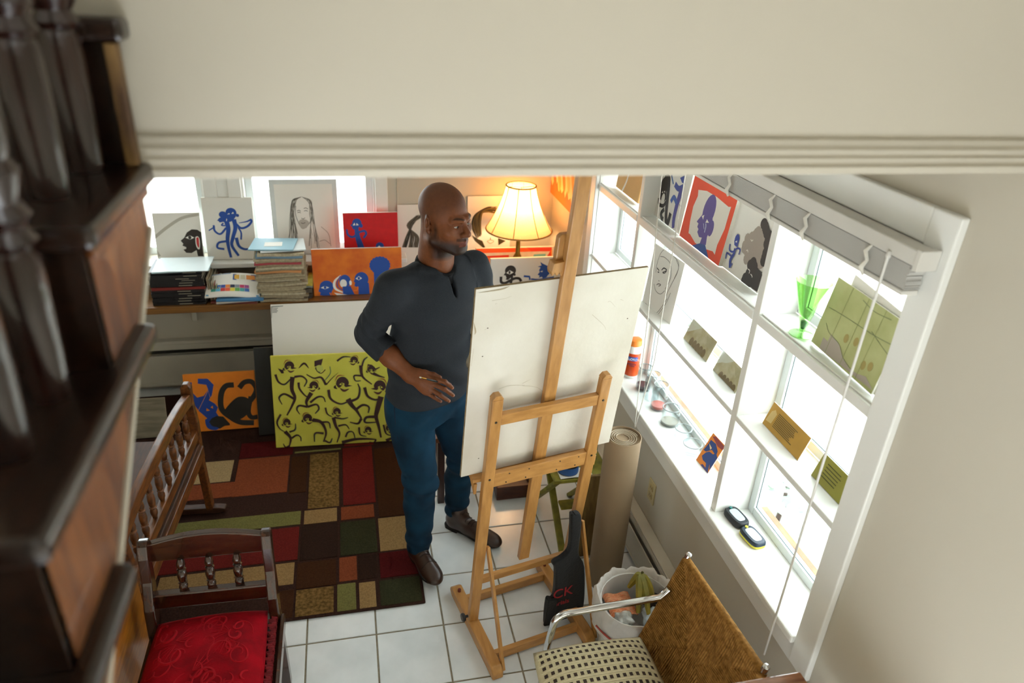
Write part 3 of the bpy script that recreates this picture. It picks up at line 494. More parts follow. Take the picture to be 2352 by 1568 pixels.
P = sill_pic('art_postcard', 'small orange postcard with a blue face standing on the sill', 'card', CW((625, 765), (690, 845), (590, 1020), (515, 935)), SH0, 1.372, 24, -4, th=.003, face=flat('dc7f22'), edge=m_edge, vmin=0, parts='card', bev=0)
P.poly(CW((590, 840), (610, 810), (640, 835), (650, 880), (640, 905), (615, 870), (580, 880), (565, 870)), '23407e').poly(CW((555, 905), (580, 885), (600, 880), (625, 900), (610, 920), (630, 935), (600, 960), (590, 1000), (575, 990), (580, 950), (560, 930)), '23407e').poly(CW((620, 790), (640, 790), (690, 850), (680, 875), (650, 850)), '8a3a3a').poly(CW((605, 905), (640, 890), (650, 920), (620, 1005), (608, 1000)), '23407e').poly(CW((545, 960), (560, 955), (600, 1010), (588, 1020)), '3a3f7a').poly(CW((600, 830), (615, 860), (605, 870)), 'e6c89a'); P.done()
# folded map in the nearest top bay
P = sill_pic('folded_map', 'folded green paper map standing in the nearest top window bay', 'map', C8((1115, 780), (1605, 1050), (1375, 1565), (920, 1240)), SH1, 1.347, 9, 4, th=.006, face=pm('map_green', 'c2c68f', rough=.8, noise=(9, 0), col2='b1b57b'), edge=m_edge, vmin=0, parts='map_sheet', bev=0)
P.poly(C8((975, 1290), (1020, 1180), (1050, 1210), (1075, 1160), (1130, 1230), (1150, 1310), (1200, 1400), (1260, 1440), (1320, 1460), (1375, 1565)), 'b5aa9e')
for a in (((1060, 970), (1130, 1010), (1210, 1060), (1380, 1170), (1530, 1250)), ((1040, 1080), (1060, 1150), (1130, 1230), (1160, 1330), (1230, 1430)), ((1300, 920), (1380, 1000), (1500, 1060)), ((1360, 1140), (1420, 1230), (1500, 1340))): P.stroke(C8(*a), 1, '77805a')
for a in ((1250, 1215), (1180, 1190), (1300, 1380), (1350, 1390)): P.disc(C8(a)[0], 6, 8, 'a8985a', 10)
for i in (1, 2, 3): P._poly([(P.u0+(P.u1-P.u0)*i/4-.0008, P.v0), (P.u0+(P.u1-P.u0)*i/4+.0008, P.v0), (P.u0+(P.u1-P.u0)*i/4+.0008, P.v1), (P.u0+(P.u1-P.u0)*i/4-.0008, P.v1)], '90955a')
P.done('map_print')
MB().prism([(P.u0+.05, P.v0), (P.u1, P.v0), (P.u1, P.v1+.012), (P.u0+.05, P.v1+.03)], P.p-P.n*.010, P.u, P.v, -P.n*.002).build('back_leaf', m_paper, P.root)
# ================================================================== RUG
CR = crop(340, 980, 3.41)
RGX1, RGY0 = .236, 2.308
rug = thing('area_rug', 'brown patchwork rug of red, rust, tan and green blocks', 'rug', (-.7, 3.2, 0))
MB().bb((XL+.15, RGY0, .0005), (RGX1, 4.28, .009)).build('rug_base', pm('rug_pile_brown', '3d2a24', rough=1, noise=(120, .35), bump=(400, .5), spec=.05), rug, bevel=.004)
RC = {'cream': 'a88f68', 'rust': '83442b', 'red': '6c2420', 'dred': '52191a', 'gold': '7f6238', 'tan': '987a50', 'green': '767242', 'dgreen': '383826', 'brown': '442a1a', 'dk': '36261f'}
def patch(col, *pts):
    q = [atz(px, py, .009) for px, py in CR(*pts)]; xs = [p[0] for p in q]; ys = sorted(p[1] for p in q); xs = sorted(xs)
    h = len(q)//2; x0, x1 = sum(xs[:h])/h, min(sum(xs[h:])/(len(q)-h), RGX1-.012); y0, y1 = max(sum(ys[:h])/h, RGY0+.012), sum(ys[h:])/(len(q)-h)
    MB().bb((x0, y0, .006), (x1, y1, .0115)).build('rug_block', pm('rug_'+col, RC[col], rough=.95, noise=(150 if col not in ('gold',) else 70, .3 if col != 'gold' else .6), bump=(400, .5), spec=.05), rug, bevel=.002)
patch('cream', (365, 285), (675, 262), (640, 432), (320, 450))
patch('rust', (715, 255), (1120, 228), (1078, 515), (655, 548)); patch('rust', (320, 462), (690, 432), (660, 548), (275, 585))
patch('dred', (740, 130), (1150, 100), (1125, 218), (705, 250)); patch('green', (1150, 190), (1510, 172), (1510, 180), (1148, 205))
patch('brown', (1140, 235), (1260, 225), (1225, 515), (1088, 520)); patch('gold', (1285, 215), (1505, 200), (1485, 625), (1235, 642))
patch('red', (1535, 165), (1765, 150), (1770, 598), (1515, 612)); patch('rust', (1515, 626), (1770, 610), (1770, 703), (1508, 735))
patch('tan', (1225, 655), (1480, 637), (1480, 742), (1220, 762)); patch('green', (250, 752), (1200, 662), (1190, 765), (150, 872))
patch('green', (240, 480), (282, 475), (255, 592), (215, 596)); patch('red', (120, 890), (1190, 785), (1165, 1045), (80, 1160)); patch('tan', (85, 1180), (1150, 1065), (1135, 1250), (60, 1345))
patch('dk', (1205, 775), (1485, 745), (1485, 1020), (1185, 1048)); patch('dgreen', (1508, 745), (1785, 725), (1795, 980), (1502, 1012)); patch('tan', (1805, 715), (2060, 695), (2080, 948), (1815, 975))
patch('rust', (1500, 1025), (1638, 1013), (1635, 1200), (1495, 1212)); patch('dk', (1655, 1010), (1795, 998), (1795, 1185), (1650, 1198)); patch('dred', (1815, 990), (2120, 955), (2150, 1150), (1815, 1182)); patch('dgreen', (1820, 1200), (2150, 1170), (2165, 1378), (1815, 1418))
patch('green', (1485, 1235), (1628, 1220), (1630, 1432), (1478, 1456)); patch('tan', (1660, 1220), (1785, 1210), (1785, 1408), (1650, 1425)); patch('gold', (1160, 1280), (1458, 1248), (1450, 1455), (1150, 1487))
patch('brown', (1170, 1065), (1482, 1038), (1465, 1240), (1160, 1270)); patch('brown', (1000, 1290), (1138, 1275), (1140, 1488), (1010, 1510)); patch('brown', (1790, 170), (2000, 155), (2010, 690), (1785, 710))
patch('red', (1535, 100), (1765, 85), (1765, 140), (1535, 155))

# ================================================================== SHELF AND WHAT STANDS ON IT
m_oak = wood('oak_shelf', '8a5f2c', '6a4520', stretch=(1.5, 25, 25))
sh = thing('wall_shelf', 'long brown oak shelf along the far wall', 'shelf', (-.2, YB, SHT-.042))
MB().bb((XL+.01, 4.05, SHT-.042), (XR-.012, YB-.002, SHT)).build('shelf_board', m_oak, sh, bevel=.003)
for x in (-.98, -.1, .8): MB().bb((x-.015, YB-.03, SHT-.24), (x+.015, YB-.002, SHT-.043)).bb((x-.015, 4.12, SHT-.062), (x+.015, YB-.03, SHT-.043)).build('bracket', m_heat, sh, bevel=.002)
m_black = pm('black_cover', '17161a', rough=.4, noise=(40, .3)); m_pages = pm('page_edges', 'b9ab90', rough=.9, noise=(300, .35), stretch=(1, 1, 8))
def book(name, label, cat, c, d, rot, cov, grp, spine='y', text=None):
    """paper block with covers above and below and a spine on the camera side"""
    R = np.array(Matrix.Rotation(rot, 3, 'Z')); t = thing(name, label, cat, (c[0], c[1], c[2]), grp); c = np.array(c, float); w, l, h = d
    MB().box(c+(0, 0, h/2), (w-.004, l-.004, h*.7), R).build('pages', m_pages, t)
    o = MB(); o.box(c+(0, 0, h*.075), (w, l, h*.15), R).box(c+(0, 0, h*.925), (w, l, h*.15), R).box(c+R@np.array((0, -l/2+.001, 0))+(0, 0, h/2), (w, .002, h*.72), R)
    k = o.build('cover', cov, t)
    if text:
        q = MB()
        for a, b in text: q.box(c+R@np.array((a*w, -l/2-.0006, 0))+(0, 0, h/2), (b*w, .0008, h*.28), R)
        q.build('spine_lettering', flat('8d8778'), k)
    return t
z = SHT+.0005
for i in range(13):
    h = .0155 if i not in (4, 9) else .013; red = i == 6
    book('magazine', 'red-spined magazine in the middle of the black stack' if red else 'black-spined magazine in the stack at the shelf\'s left end', 'magazine', (-.975+rnd.uniform(-.004, .004), 4.185+rnd.uniform(-.006, .006), z), (.285, .215, h), rnd.uniform(-.02, .02), flat('7a241f') if red else m_black, None if red else 'black magazines in the left stack', text=None if red else [(.1+.2*rnd.random(), .25)])
    z += h+.0004
fo = thing('paper_folder', 'pale blue plastic folder on top of the black magazine stack', 'folder', (-.96, 4.19, z))
MB().box((-.95, 4.185, z+.002), (.30, .23, .003), np.array(Matrix.Rotation(.05, 3, 'Z'))).build('back_leaf', pm('pale_blue_plastic', 'bcd9e0', rough=.25, noise=(8, .1)), fo)
MB().box((-.945, 4.18, z+.006), (.295, .225, .003), np.array(Matrix.Rotation(-.02, 3, 'Z'))).build('front_leaf', pm('frosted_plastic', 'dfeaec', rough=.3, noise=(8, .05)), fo)
# leaning journals to the right of the stack
for i, (cl, lab) in enumerate((('2f7a4a', 'green journal slipping off the right of the magazine stack'), ('b0a58a', 'cream journal leaning against the magazine stack'))):
    t = book('magazine', lab, 'magazine', (-.80+.012*i, 4.2+.02*i, SHT+.001+.012*i), (.03, .20, .011), 0, flat(cl), 'loose journals'); 
for i in range(7):
    t = thing('magazine', 'thin cream journal fanned upright beside the black stack', 'magazine', (-.818+.006*i, 4.2, SHT+.001), 'fanned journals')
    MB().beam((-.812+.008*i, 4.2, SHT+.001), (-.822+.012*i, 4.2, SHT+.15-.012*i), .004, .2).build('pages', m_pages, t); MB().beam((-.8085+.008*i, 4.2, SHT+.001), (-.8185+.012*i, 4.2, SHT+.151-.012*i), .0015, .202).build('cover', flat(['a8977a', '6f6a58', 'b9ad98', '8b4c40', '9aa07a', 'c7bba0', '7f7460'][i]), t)
# curled sample magazine over a small pile
z = SHT+.0008
for i, (cl, lab) in enumerate((('7a3a35', 'red patterned magazine at the bottom of the loose pile'), ('b9b3a6', 'grey magazine in the middle of the loose pile'), ('3f79a6', 'blue-edged magazine under the swatch magazine'))):
    book('magazine', lab, 'magazine', (-.67+.015*i, 4.16-.012*i, z), (.26, .20, .011), (-.12, .1, -.05)[i], flat(cl), 'loose magazine pile'); z += .0116
def sheet(f, nu, nv, th):
    v = [f(i/nu, j/nv) for j in range(nv+1) for i in range(nu+1)]; n = len(v); v2 = [np.array(p)-np.array((0, 0, th)) for p in v]; W_ = nu+1
    F = [(j*W_+i, j*W_+i+1, (j+1)*W_+i+1, (j+1)*W_+i) for j in range(nv) for i in range(nu)]
    G = [tuple(n+k for k in q[::-1]) for q in F]
    rim = [i for i in range(nu)]; E_ = [(i, i+1) for i in range(nu)]+[((j+1)*W_-1, (j+2)*W_-1) for j in range(nv)]+[(nv*W_+i+1, nv*W_+i) for i in range(nu)]+[((j+1)*W_, j*W_) for j in range(nv)]
    return MB().add(list(v)+v2, F+G+[(b, a, a+n, b+n) for a, b in E_])
cA, cB, cC, cD = aty(470, 682, 4.065), aty(597, 682, 4.065), aty(590, 628, 4.20), aty(482, 632, 4.20)
def fm(u, v, o=0):
    p = (1-v)*((1-u)*cA+u*cB)+v*((1-u)*cD+u*cC); return p+np.array((0, 0, .012*math.sin(math.pi*u)-.004*u+.01*math.sin(math.pi*v)+o))
mg = thing('magazine', 'open white magazine with a strip of coloured swatches on its page', 'magazine', (cA+cB)/2)
pg = sheet(fm, 12, 6, .008).build('pages', m_paper, mg, smooth=True)
q = MB(); qm = []
for r_ in range(2):
    for i, cl in enumerate((['2f8f4e', '2f66b0', '3a4fa0', 'e0863a', '222a4a', '8a8f98', 'c33a6a', '9a4a8a'] if r_ else ['3f9a8a', '5fb0d0', 'c93a3a', 'e05a3a', 'e3d04a', '5a9a4a', '4aa0a0', '3a6ab0'])):
        m = flat(cl); qm.append(m) if m not in qm else 0
        a0, a1 = .10+.09*i, .185+.09*i; b0, b1 = .16+.13*r_, .28+.13*r_
        q.add([fm(a0, b0, .0012), fm(a1, b0, .0012), fm(a1, b1, .0012), fm(a0, b1, .0012)], [(0, 1, 2, 3)], qm.index(m))
for a0, a1, b0, b1, cl in ((.50, .97, .62, .93, '27508f'), (.53, .63, .66, .88, 'd9a73a'), (.65, .75, .66, .88, 'c9c3a8'), (.77, .95, .66, .88, 'd98a3a'), (.02, .98, .02, .07, '4a86b0'), (.02, .45, .95, .98, '2f6fae')):
    m = flat(cl); qm.append(m) if m not in qm else 0; o = .0013 if cl in ('27508f',) else .0017
    q.add([fm(a0, b0, o), fm(a1, b0, o), fm(a1, b1, o), fm(a0, b1, o)], [(0, 1, 2, 3)], qm.index(m))
q.build('page_print', qm, pg)
# tall paper pile
z = SHT+.0005; tops = aty(640, 560, 4.15)[2]
cols = ['a8997c', 'b7a98c', '9a8c70', 'c0b498', 'a39577', 'b0a284']
m_np = [pm('old_newsprint_%d' % i, c, rough=.95, noise=(70, .3), bump=(60, .4)) for i, c in enumerate(cols)]
N_ = 22
for i in range(N_):
    h = (tops-SHT-.03)/N_*rnd.uniform(.8, 1.15); cx, cy = -.41+rnd.uniform(-.012, .012), 4.185+rnd.uniform(-.006, .006); rot = rnd.uniform(-.06, .06); w, l = .27+rnd.uniform(-.03, .015), .235+rnd.uniform(-.02, .01)
    ph = .35*i; R = Matrix.Rotation(rot, 3, 'Z')
    def nf_(u, v): 
        p = R@Vector(((u-.5)*w, (v-.5)*l, 0)); return np.array((cx+p.x, cy+p.y, z+h+.0028*math.sin(ph+5*u)*(.3+.7*(1-v))))
    lab, cl = ('yellowed newspaper in the tall paper pile', m_np[i % 6])
    if i == 17: lab, cl = 'red-covered magazine near the top of the tall paper pile', flat('a03a42')
    if i == 13: lab, cl = 'orange folder near the top of the tall paper pile', flat('d2925a')
    if i == 20: lab, cl = 'blue-grey magazine near the top of the tall paper pile', flat('6f8ba0')
    o = sheet(nf_, 8, 4, h*.93).build('newspaper', cl, None, smooth=40); tag(o, lab, 'newspaper', 'yellowed newspapers in the tall pile' if lab.startswith('yell') else None)
    z += h+.0036 if False else h
z += .006
for i, (cl, lab, dx) in enumerate((('cfd6d6', 'grey-white brochure on the tall paper pile', .02), ('8fb3c0', 'pale teal magazine topmost on the tall paper pile', -.03))):
    t = book('magazine', lab, 'magazine', (-.41+dx, 4.18, z), (.25, .2, .008), .1-.2*i, flat(cl), None); z += .0085
MB().box((-.44, 4.17, z+.0005), (.10, .07, .0006)).build('title_panel', m_paper, t)
z = SHT+.0005
for i, (cl, h, lab) in enumerate((('4a4038', .03, 'dark folded cloth bundle beside the paper pile'), ('5c5246', .03, 'brown folded cloth bundle in the small stack by the paper pile'), ('8a8f88', .012, 'grey printed leaflet on the folded cloth'), ('c2b24a', .008, 'yellow printed leaflet topping the small stack'))):
    o = sheet(lambda u, v: np.array((-.295+.055*(u-.5)*(2.2 if i > 1 else 2), 4.19+.2*(v-.5), z+h+.004*math.sin(7*u+i)+(.004 if i > 1 else 0))), 8, 3, h*.9).build(['folded_cloth', 'folded_cloth', 'leaflet', 'leaflet'][i], pm('bundle_'+cl, cl, rough=.9, noise=(25, .3), bump=(60, .5)), None, smooth=40)
    tag(o, lab, 'cloth' if i < 2 else 'leaflet'); z += h+.001

# ---------------- lamp
LX, LY = 1.028, 4.17; LZ0, LZ1 = 1.095, 1.372
lamp = thing('table_lamp', 'lit brass table lamp with a cream bell shade in the corner', 'lamp', (LX, LY, SHT))
m_brass = pm('aged_brass', '8d7433', rough=.3, metal=1, noise=(20, .3))
MB().lathe((LX, LY, SHT+.0005), [(.068, 0), (.072, .008), (.062, .018), (.035, .03), (.018, .06), (.03, .11), (.038, .15), (.03, .19), (.015, .22), (.013, .33), (.02, .345), (.02, .40), (.009, .41)], 24).build('lamp_base', m_brass, lamp, smooth=True)
m_shade = bpy.data.materials.new('lamp_shade_fabric'); m_shade.use_nodes = True; nt = m_shade.node_tree; nt.nodes.clear()
o_ = nt.nodes.new('ShaderNodeOutputMaterial'); mx = nt.nodes.new('ShaderNodeMixShader'); tr = nt.nodes.new('ShaderNodeBsdfTranslucent'); df = nt.nodes.new('ShaderNodeBsdfDiffuse'); nz = nt.nodes.new('ShaderNodeTexNoise'); nz.inputs['Scale'].default_value = 60
cr = nt.nodes.new('ShaderNodeValToRGB'); cr.color_ramp.elements[0].color = lin('ecc48c'); cr.color_ramp.elements[1].color = lin('f6d8a8'); nt.links.new(nz.outputs['Fac'], cr.inputs['Fac'])
nt.links.new(cr.outputs['Color'], tr.inputs['Color']); nt.links.new(cr.outputs['Color'], df.inputs['Color']); mx.inputs[0].default_value = .55
nt.links.new(df.outputs[0], mx.inputs[1]); nt.links.new(tr.outputs[0], mx.inputs[2]); nt.links.new(mx.outputs[0], o_.inputs['Surface'])
sp = [(.205, 0), (.178, .045), (.150, .10), (.122, .165), (.102, .225), (.090, LZ1-LZ0)]
shd = MB().lathe((LX, LY, LZ0), sp, 48, cap=False).build('lamp_shade', m_shade, lamp, smooth=True)
m_seam = pm('shade_braid', 'b98a45', rough=.7, noise=(80, .3))
for k in range(8):
    a = math.pi/8+k*math.pi/4; MB().tube([(LX+(r+.0015)*math.cos(a), LY+(r+.0015)*math.sin(a), LZ0+h) for r, h in sp], .0026, 6).build('seam', m_seam, shd)
for r, h, t in ((.206, 0, .005), (.091, LZ1-LZ0, .0045)): MB().tube([(LX+r*math.cos(2*math.pi*k/48), LY+r*math.sin(2*math.pi*k/48), LZ0+h) for k in range(48)], t, 8, closed=True).build('braid_ring', m_seam, shd, smooth=True)
MB().tube([(LX-.0885, LY, LZ1-.006), (LX, LY, LZ1-.012), (LX+.0885, LY, LZ1-.006)], .002, 6).tube([(LX, LY, 1.12), (LX+.05, LY, 1.2), (LX+.045, LY, 1.3), (LX, LY, LZ1-.012)], .002, 6).build('harp', m_brass, lamp)
bulbm = pm('bulb_glow', 'ffd79a', emit=('ffc27a', 60)); MB().lathe((LX, LY, 1.13), [(.012, 0), (.015, .02), (.03, .05), (.034, .075), (.026, .1), (.008, .112)], 16).build('light_bulb', bulbm, lamp, smooth=True)
ld = bpy.data.lights.new('lamp_light', 'POINT'); ld.energy = 8.5; ld.color = (1, .75, .48); ld.shadow_soft_size = .035
lo = bpy.data.objects.new('lamp_light', ld); COL.objects.link(lo); lo.location = (LX, LY, 1.262)

# ================================================================== EASEL
TH, LE = math.radians(12), math.radians(7)
ee = V3(math.cos(TH), math.sin(TH), 0); en = V3(-math.sin(TH), math.cos(TH), 0); ed = -math.sin(LE)*en+math.cos(LE)*V3(0, 0, 1); ef = np.cross(ed, ee)
EB = V3(.42, 2.143, .08); UZ0 = V3(0, 0, 1)
def EP(s, v, o=0): return EB+ee*s+ed*v+ef*o
def EG(s, dep, z): return V3(EB[0], EB[1], 0)+ee*s+en*dep+V3(0, 0, z)
m_beech = wood('beech_wood', 'bd8a4c', 'a8763c', stretch=(14, 14, 2), rough=.42, scale=4); m_beechx = wood('beech_wood_cross', 'bd8a4c', 'a8763c', stretch=(2, 14, 14), rough=.42, scale=4)
m_hard = pm('black_hardware', '1d1d1f', rough=.4, noise=(20, .2)); m_steel = pm('screw_steel', '6d6a64', rough=.35, metal=1, noise=(30, .2))
ez = thing('studio_easel', 'tall beech studio easel with an H-shaped frame', 'easel', EG(.21, 0, 0))
US = .425
for s in (0, US):
    u_ = MB().beam(EP(s, -.05), EP(s, 1.165), .042, .028, ee).build('upright', m_beech, ez, bevel=.004)
    MB().prism([(-.021, 0), (.021, 0), (.021, .004), (.010, .018), (-.010, .018), (-.021, .004)], EP(s, 1.165, -.014), ee, ed, ef*.028).build('upright_tip', m_beech, ez, bevel=.002)
    for v in (1.07, .80):
        MB().lathe(EP(s, v, -.014), [(.0045, 0), (.0045, .002)], 10, np.stack([ee, ed, -ef], 1)).build('screw', m_steel, u_)
    ft = MB().prism([(-.275, 0), (.2, 0), (.222, .02), (.222, .034), (.2, .052), (-.25, .052), (-.275, .034)], EG(s-.024 if s == 0 else s-.024, 0, .0005), en, V3(0, 0, 1), ee*.048).build('foot', wood('beech_foot', 'bd8a4c', 'a8763c', stretch=(14, 2, 14), rough=.42, scale=4), ez, bevel=.006)
    MB().lathe(EG(s, .165, .05), [(.007, 0), (.007, .016), (.005, .018)], 10).build('peg', pm('red_peg', '6a2218', rough=.5, noise=(30, .2)), ft)
    sd = -1 if s == 0 else 1
    MB().beam(EP(s+.030, .42, -.004), EG(s+.030, -.255, .02), .012, .024, ee).build('brace', m_beech, ez, bevel=.002)
    k = MB().lathe(EP(s-.024, .0, 0) if s == 0 else EP(s+.024, 0, 0), [(.006, 0), (.006, .012), (.016, .014), (.019, .022), (.016, .028)], 14, np.stack([ed, -ef, -ee] if s == 0 else [ed, ef, ee], 1)).build('wing_knob', m_hard, ez, smooth=True)
MB().beam(EG(0.02, -.184, .028), EG(US-.02, -.184, .028), .022, .042, V3(*en)).build('base_rail', m_beechx, ez, bevel=.003)
MB().beam(EG(0.02, .13, .028), EG(US-.02, .13, .028), .022, .042, V3(*en)).build('base_rail', m_beechx, ez, bevel=.003)
MB().beam(EP(.021, 1.072), EP(US-.021, 1.072), .022, .046, ef).build('upper_rail', m_beechx, ez, bevel=.002)
MB().beam(EP(.021, .22), EP(US-.021, .22), .020, .034, ef).build('lower_rail', m_beechx, ez, bevel=.002)
trl = MB().beam(EP(.021, .785), EP(US-.021, .785), .020, .066, ef).build('tray_rail', m_beechx, ez, bevel=.002)
for s in (.07, .15, .28, .36):
    for v in (.765, .805): MB().lathe(EP(s+.01*(v > .78), v, -.0102), [(.0028, 0), (.0028, .0012)], 8, np.stack([ee, ed, -ef], 1)).build('screw', m_hard, trl)
MB().beam(EP(-.05, .772, .060), EP(US+.05, .772, .060), .080, .018, ef).build('canvas_tray', m_beechx, ez, bevel=.003)
for s in (-.045, US+.035): MB().prism([(0, 0), (.075, .0), (.075, .02), (0, -.05)], EP(s, .76, .016), ef, ed, ee*.012).build('tray_bracket', m_beech, ez, bevel=.002)
mast = MB().beam(EP(.222, .238, .034), EP(.222, 2.08, .034), .046, .024, ee).build('mast', m_beech, ez, bevel=.003)
MB().beam(EP(.244, .3, .0335), EP(.244, 2.06, .0335), .004, .008, ee).build('groove_shade_strip', pm('groove_shadow_wood', '7a5226', rough=.7, noise=(10, .2)), mast)  # thin strip in darker wood, the groove's shade put into its colour
cl = MB().prism([(-.028, -.07), (.05, -.07), (.055, .05), (.045, .07), (-.018, .07), (-.028, .06)], EP(.205, 1.655, .048), ee, ed, ef*.022).build('canvas_clamp', m_beech, ez, bevel=.004)
MB().prism([(-.046, -.034), (-.042, -.048), (-.034, -.036), (-.026, -.050), (-.018, -.038), (-.010, -.052), (-.004, -.046), (-.004, .0), (-.042, -.004)], EP(.205, 1.64, .03), ee, ed, ef*.035).build('clamp_jaw', m_beech, cl, bevel=.002)
# board on the easel
P = Picture('plywood_board', 'large whitewashed plywood board seen from behind on the easel', 'board', [(1097, 668), (1503, 608), (1392, 1005), (1055, 1095)], EP(0, 0, .048), -ef, th=.012, face=pm('whitewashed_ply', 'ded9cd', rough=.7, noise=(3.5, 0), col2='d0c9b9', bump=(60, .15)), edge=pm('ply_edge', '96805a', rough=.9, noise=(60, .4)), vmin=.7815, parts='panel')
for a in (((1130, 690), (1160, 685), (1175, 679)), ((1137, 698), (1142, 696)), ((1396, 693), (1402, 692), (1413, 704)), ((1425, 687), (1432, 690)), ((1200, 885), (1235, 890), (1255, 910), (1256, 912)), ((1145, 893), (1170, 885), (1205, 884)), ((1113, 757), (1118, 754)), ((1200, 880), (1220, 870)), ((1360, 722), (1385, 745), (1392, 757))): P.stroke(a, .9, 'b3a78f', (1, .4))
for a in ((1120, 753), (1441, 731), (1108, 818), (1099, 1052), (1062, 1021)): P.disc(a, 2, 1.4, '5a4c38', 8)
for a in (((1090, 768), (1092, 760), (1088, 740)), ((1082, 840), (1088, 800)), ((1100, 672), (1150, 664), (1170, 657))): P.stroke(a, 3, 'a8997c', 'mid')
P.done('scratches'); P.panel.children[0]['kind'] = 'stuff'
# black apron bag hanging on the right upright
bp_ = EG(0, -.080, 0); bagpx = [(1306, 1172), (1326, 1171), (1329, 1200), (1323, 1260), (1336, 1292), (1336, 1368), (1326, 1398), (1292, 1420), (1266, 1444), (1247, 1436), (1251, 1370), (1266, 1362), (1270, 1302), (1264, 1285), (1286, 1270), (1301, 1252), (1305, 1212)]
bag = thing('apron_bag', 'black cloth bag with red lettering hanging from the easel', 'bag', atpl(1295, 1440, bp_, -en))
def bq(px, o=0): return atpl(px[0], px[1], bp_-en*o, -en)
m_cloth = pm('black_cotton', '121214', rough=.9, noise=(60, .3), bump=(90, .4), sheen=.1)
pts = spline([bq(p) for p in bagpx+[bagpx[0]]], 4)[:-1]
body = MB(); n_ = len(pts); body.add([p for p in pts]+[p-en*.028 for p in pts], [tuple(range(n_)), tuple(range(2*n_-1, n_-1, -1))]+[(i, (i+1) % n_, n_+(i+1) % n_, n_+i) for i in range(n_)]).build('bag_body', m_cloth, bag, bevel=.008, seg=3)
MB().prism([(0, 0), (.05, -.01), (.055, .14), (.01, .15)], bq((1247, 1434), .03), ee, UZ0, -en*.012).build('bag_pocket', m_cloth, bag, bevel=.004)
MB().tube([bq((1310, 1180), .032), bq((1316, 1174), .036), bq((1322, 1182), .032)], .003, 6).build('snap', m_hard, bag)
def text_mesh(body_, size, o, u, v, n, mat, name, parent, th=.0008):
    cu = bpy.data.curves.new(name, 'FONT'); cu.body = body_; cu.size = size; cu.extrude = th; to = bpy.data.objects.new(name+'_tmp', cu); COL.objects.link(to)
    dg = bpy.context.evaluated_depsgraph_get(); me = bpy.data.meshes.new_from_object(to.evaluated_get(dg)); bpy.data.objects.remove(to)
    M = Matrix(((u[0], v[0], n[0], o[0]), (u[1], v[1], n[1], o[1]), (u[2], v[2], n[2], o[2]), (0, 0, 0, 1)))
    me.transform(Matrix.Translation(-parent_loc(parent))@M); me.materials.clear(); me.materials.append(mat)
    ob = bpy.data.objects.new(name, me); COL.objects.link(ob); ob.parent = parent; return ob
m_redp = pm('red_print', 'a8242c', rough=.7, noise=(30, .15))
text_mesh('CK', .072, bq((1269, 1377), .0295), ee, UZ0, -en, m_redp, 'lettering', bag, .001); text_mesh('erials', .034, bq((1273, 1393), .0295), ee, UZ0, -en, m_redp, 'lettering', bag, .001)
# paper roll
rl = thing('paper_roll', 'tall roll of brown kraft paper standing by the window wall', 'paper roll', (1.068, 2.31, 0))
m_kp = pm('kraft_paper', '9a8468', rough=.8, noise=(4, .08), bump=(80, .05)); m_kp2 = pm('kraft_inside', 'cfc2ac', rough=.85, noise=(8, .08))
MB().lathe((1.068, 2.31, .0005), [(.0735, 0), (.075, .002), (.075, .812), (.0725, .813), (.0715, .80), (.066, .80)], 40).build('outer_wrap', m_kp, rl, smooth=True)
sp_ = []
for i in range(160):
    a = i/160*2*math.pi*4.2; r = .064-.0095*a/(2*math.pi); sp_.append((1.068+r*math.cos(a), 2.31+r*math.sin(a)))
MB().add([(x, y, .60) for x, y in sp_]+[(x, y, .806) for x, y in sp_]+[(1.068+(x-1.068)*.965, 2.31+(y-2.31)*.965, .806) for x, y in sp_]+[(1.068+(x-1.068)*.965, 2.31+(y-2.31)*.965, .60) for x, y in sp_], [(i, i+1, 161+i-1, 160+i) for i in range(159)]+[(160+i, 161+i, 321+i, 320+i) for i in range(159)]+[(320+i, 321+i, 481+i, 480+i) for i in range(159)]).build('inner_coil', m_kp2, rl)
MB().lathe((1.068, 2.31, .795), [(.0635, 0), (.0635, .001), (.012, .001), (.011, 0)], 32).build('coil_end', m_kp2, rl)
# waste bin with liner and rubbish
BC = V3(1.018, 1.866, 0)
bn = thing('waste_bin', 'white plastic waste bin lined with a white bag', 'bin', BC)
m_binp = pm('white_plastic', 'd8d6d0', rough=.35, noise=(6, .05)); m_bag = pm('bin_liner', 'd6d1ca', rough=.5, noise=(14, .10), bump=(35, .9))
MB().lathe(BC+(0, 0, .0005), [(.115, 0), (.12, .01), (.140, .33), (.146, .335), (.146, .345), (.139, .345), (.118, .02), (.02, .015)], 36).build('bin_body', m_binp, bn, smooth=True)
lv, lf = [], []; NA, prf = 96, [(.112, .10), (.132, .22), (.138, .32), (.148, .365), (.158, .372), (.166, .355), (.166, .30), (.162, .24), (.160, .20)]
for i, (r, h) in enumerate(prf):
    for j in range(NA):
        a = 2*math.pi*j/NA; k = i/(len(prf)-1); wv = math.sin(a*7+1)*.5+math.sin(a*13+i*.7)*.4+math.sin(a*23+i*.5)*.35+rnd.uniform(-.35, .35)
        rr = r*(1+.035*wv*(.4+k)); hh = h+.014*wv*k+(.035*math.sin(a*2+.6)*k if i > 5 else .008*math.sin(a*3))
        lv.append(BC+V3(rr*math.cos(a), rr*math.sin(a), hh))
for i in range(len(prf)-1):
    for j in range(NA): lf.append((i*NA+j, i*NA+(j+1) % NA, (i+1)*NA+(j+1) % NA, (i+1)*NA+j))
lf.append(tuple(range(NA))); ln_ = MB().add(lv, lf).build('bag_liner', m_bag, bn, smooth=60)
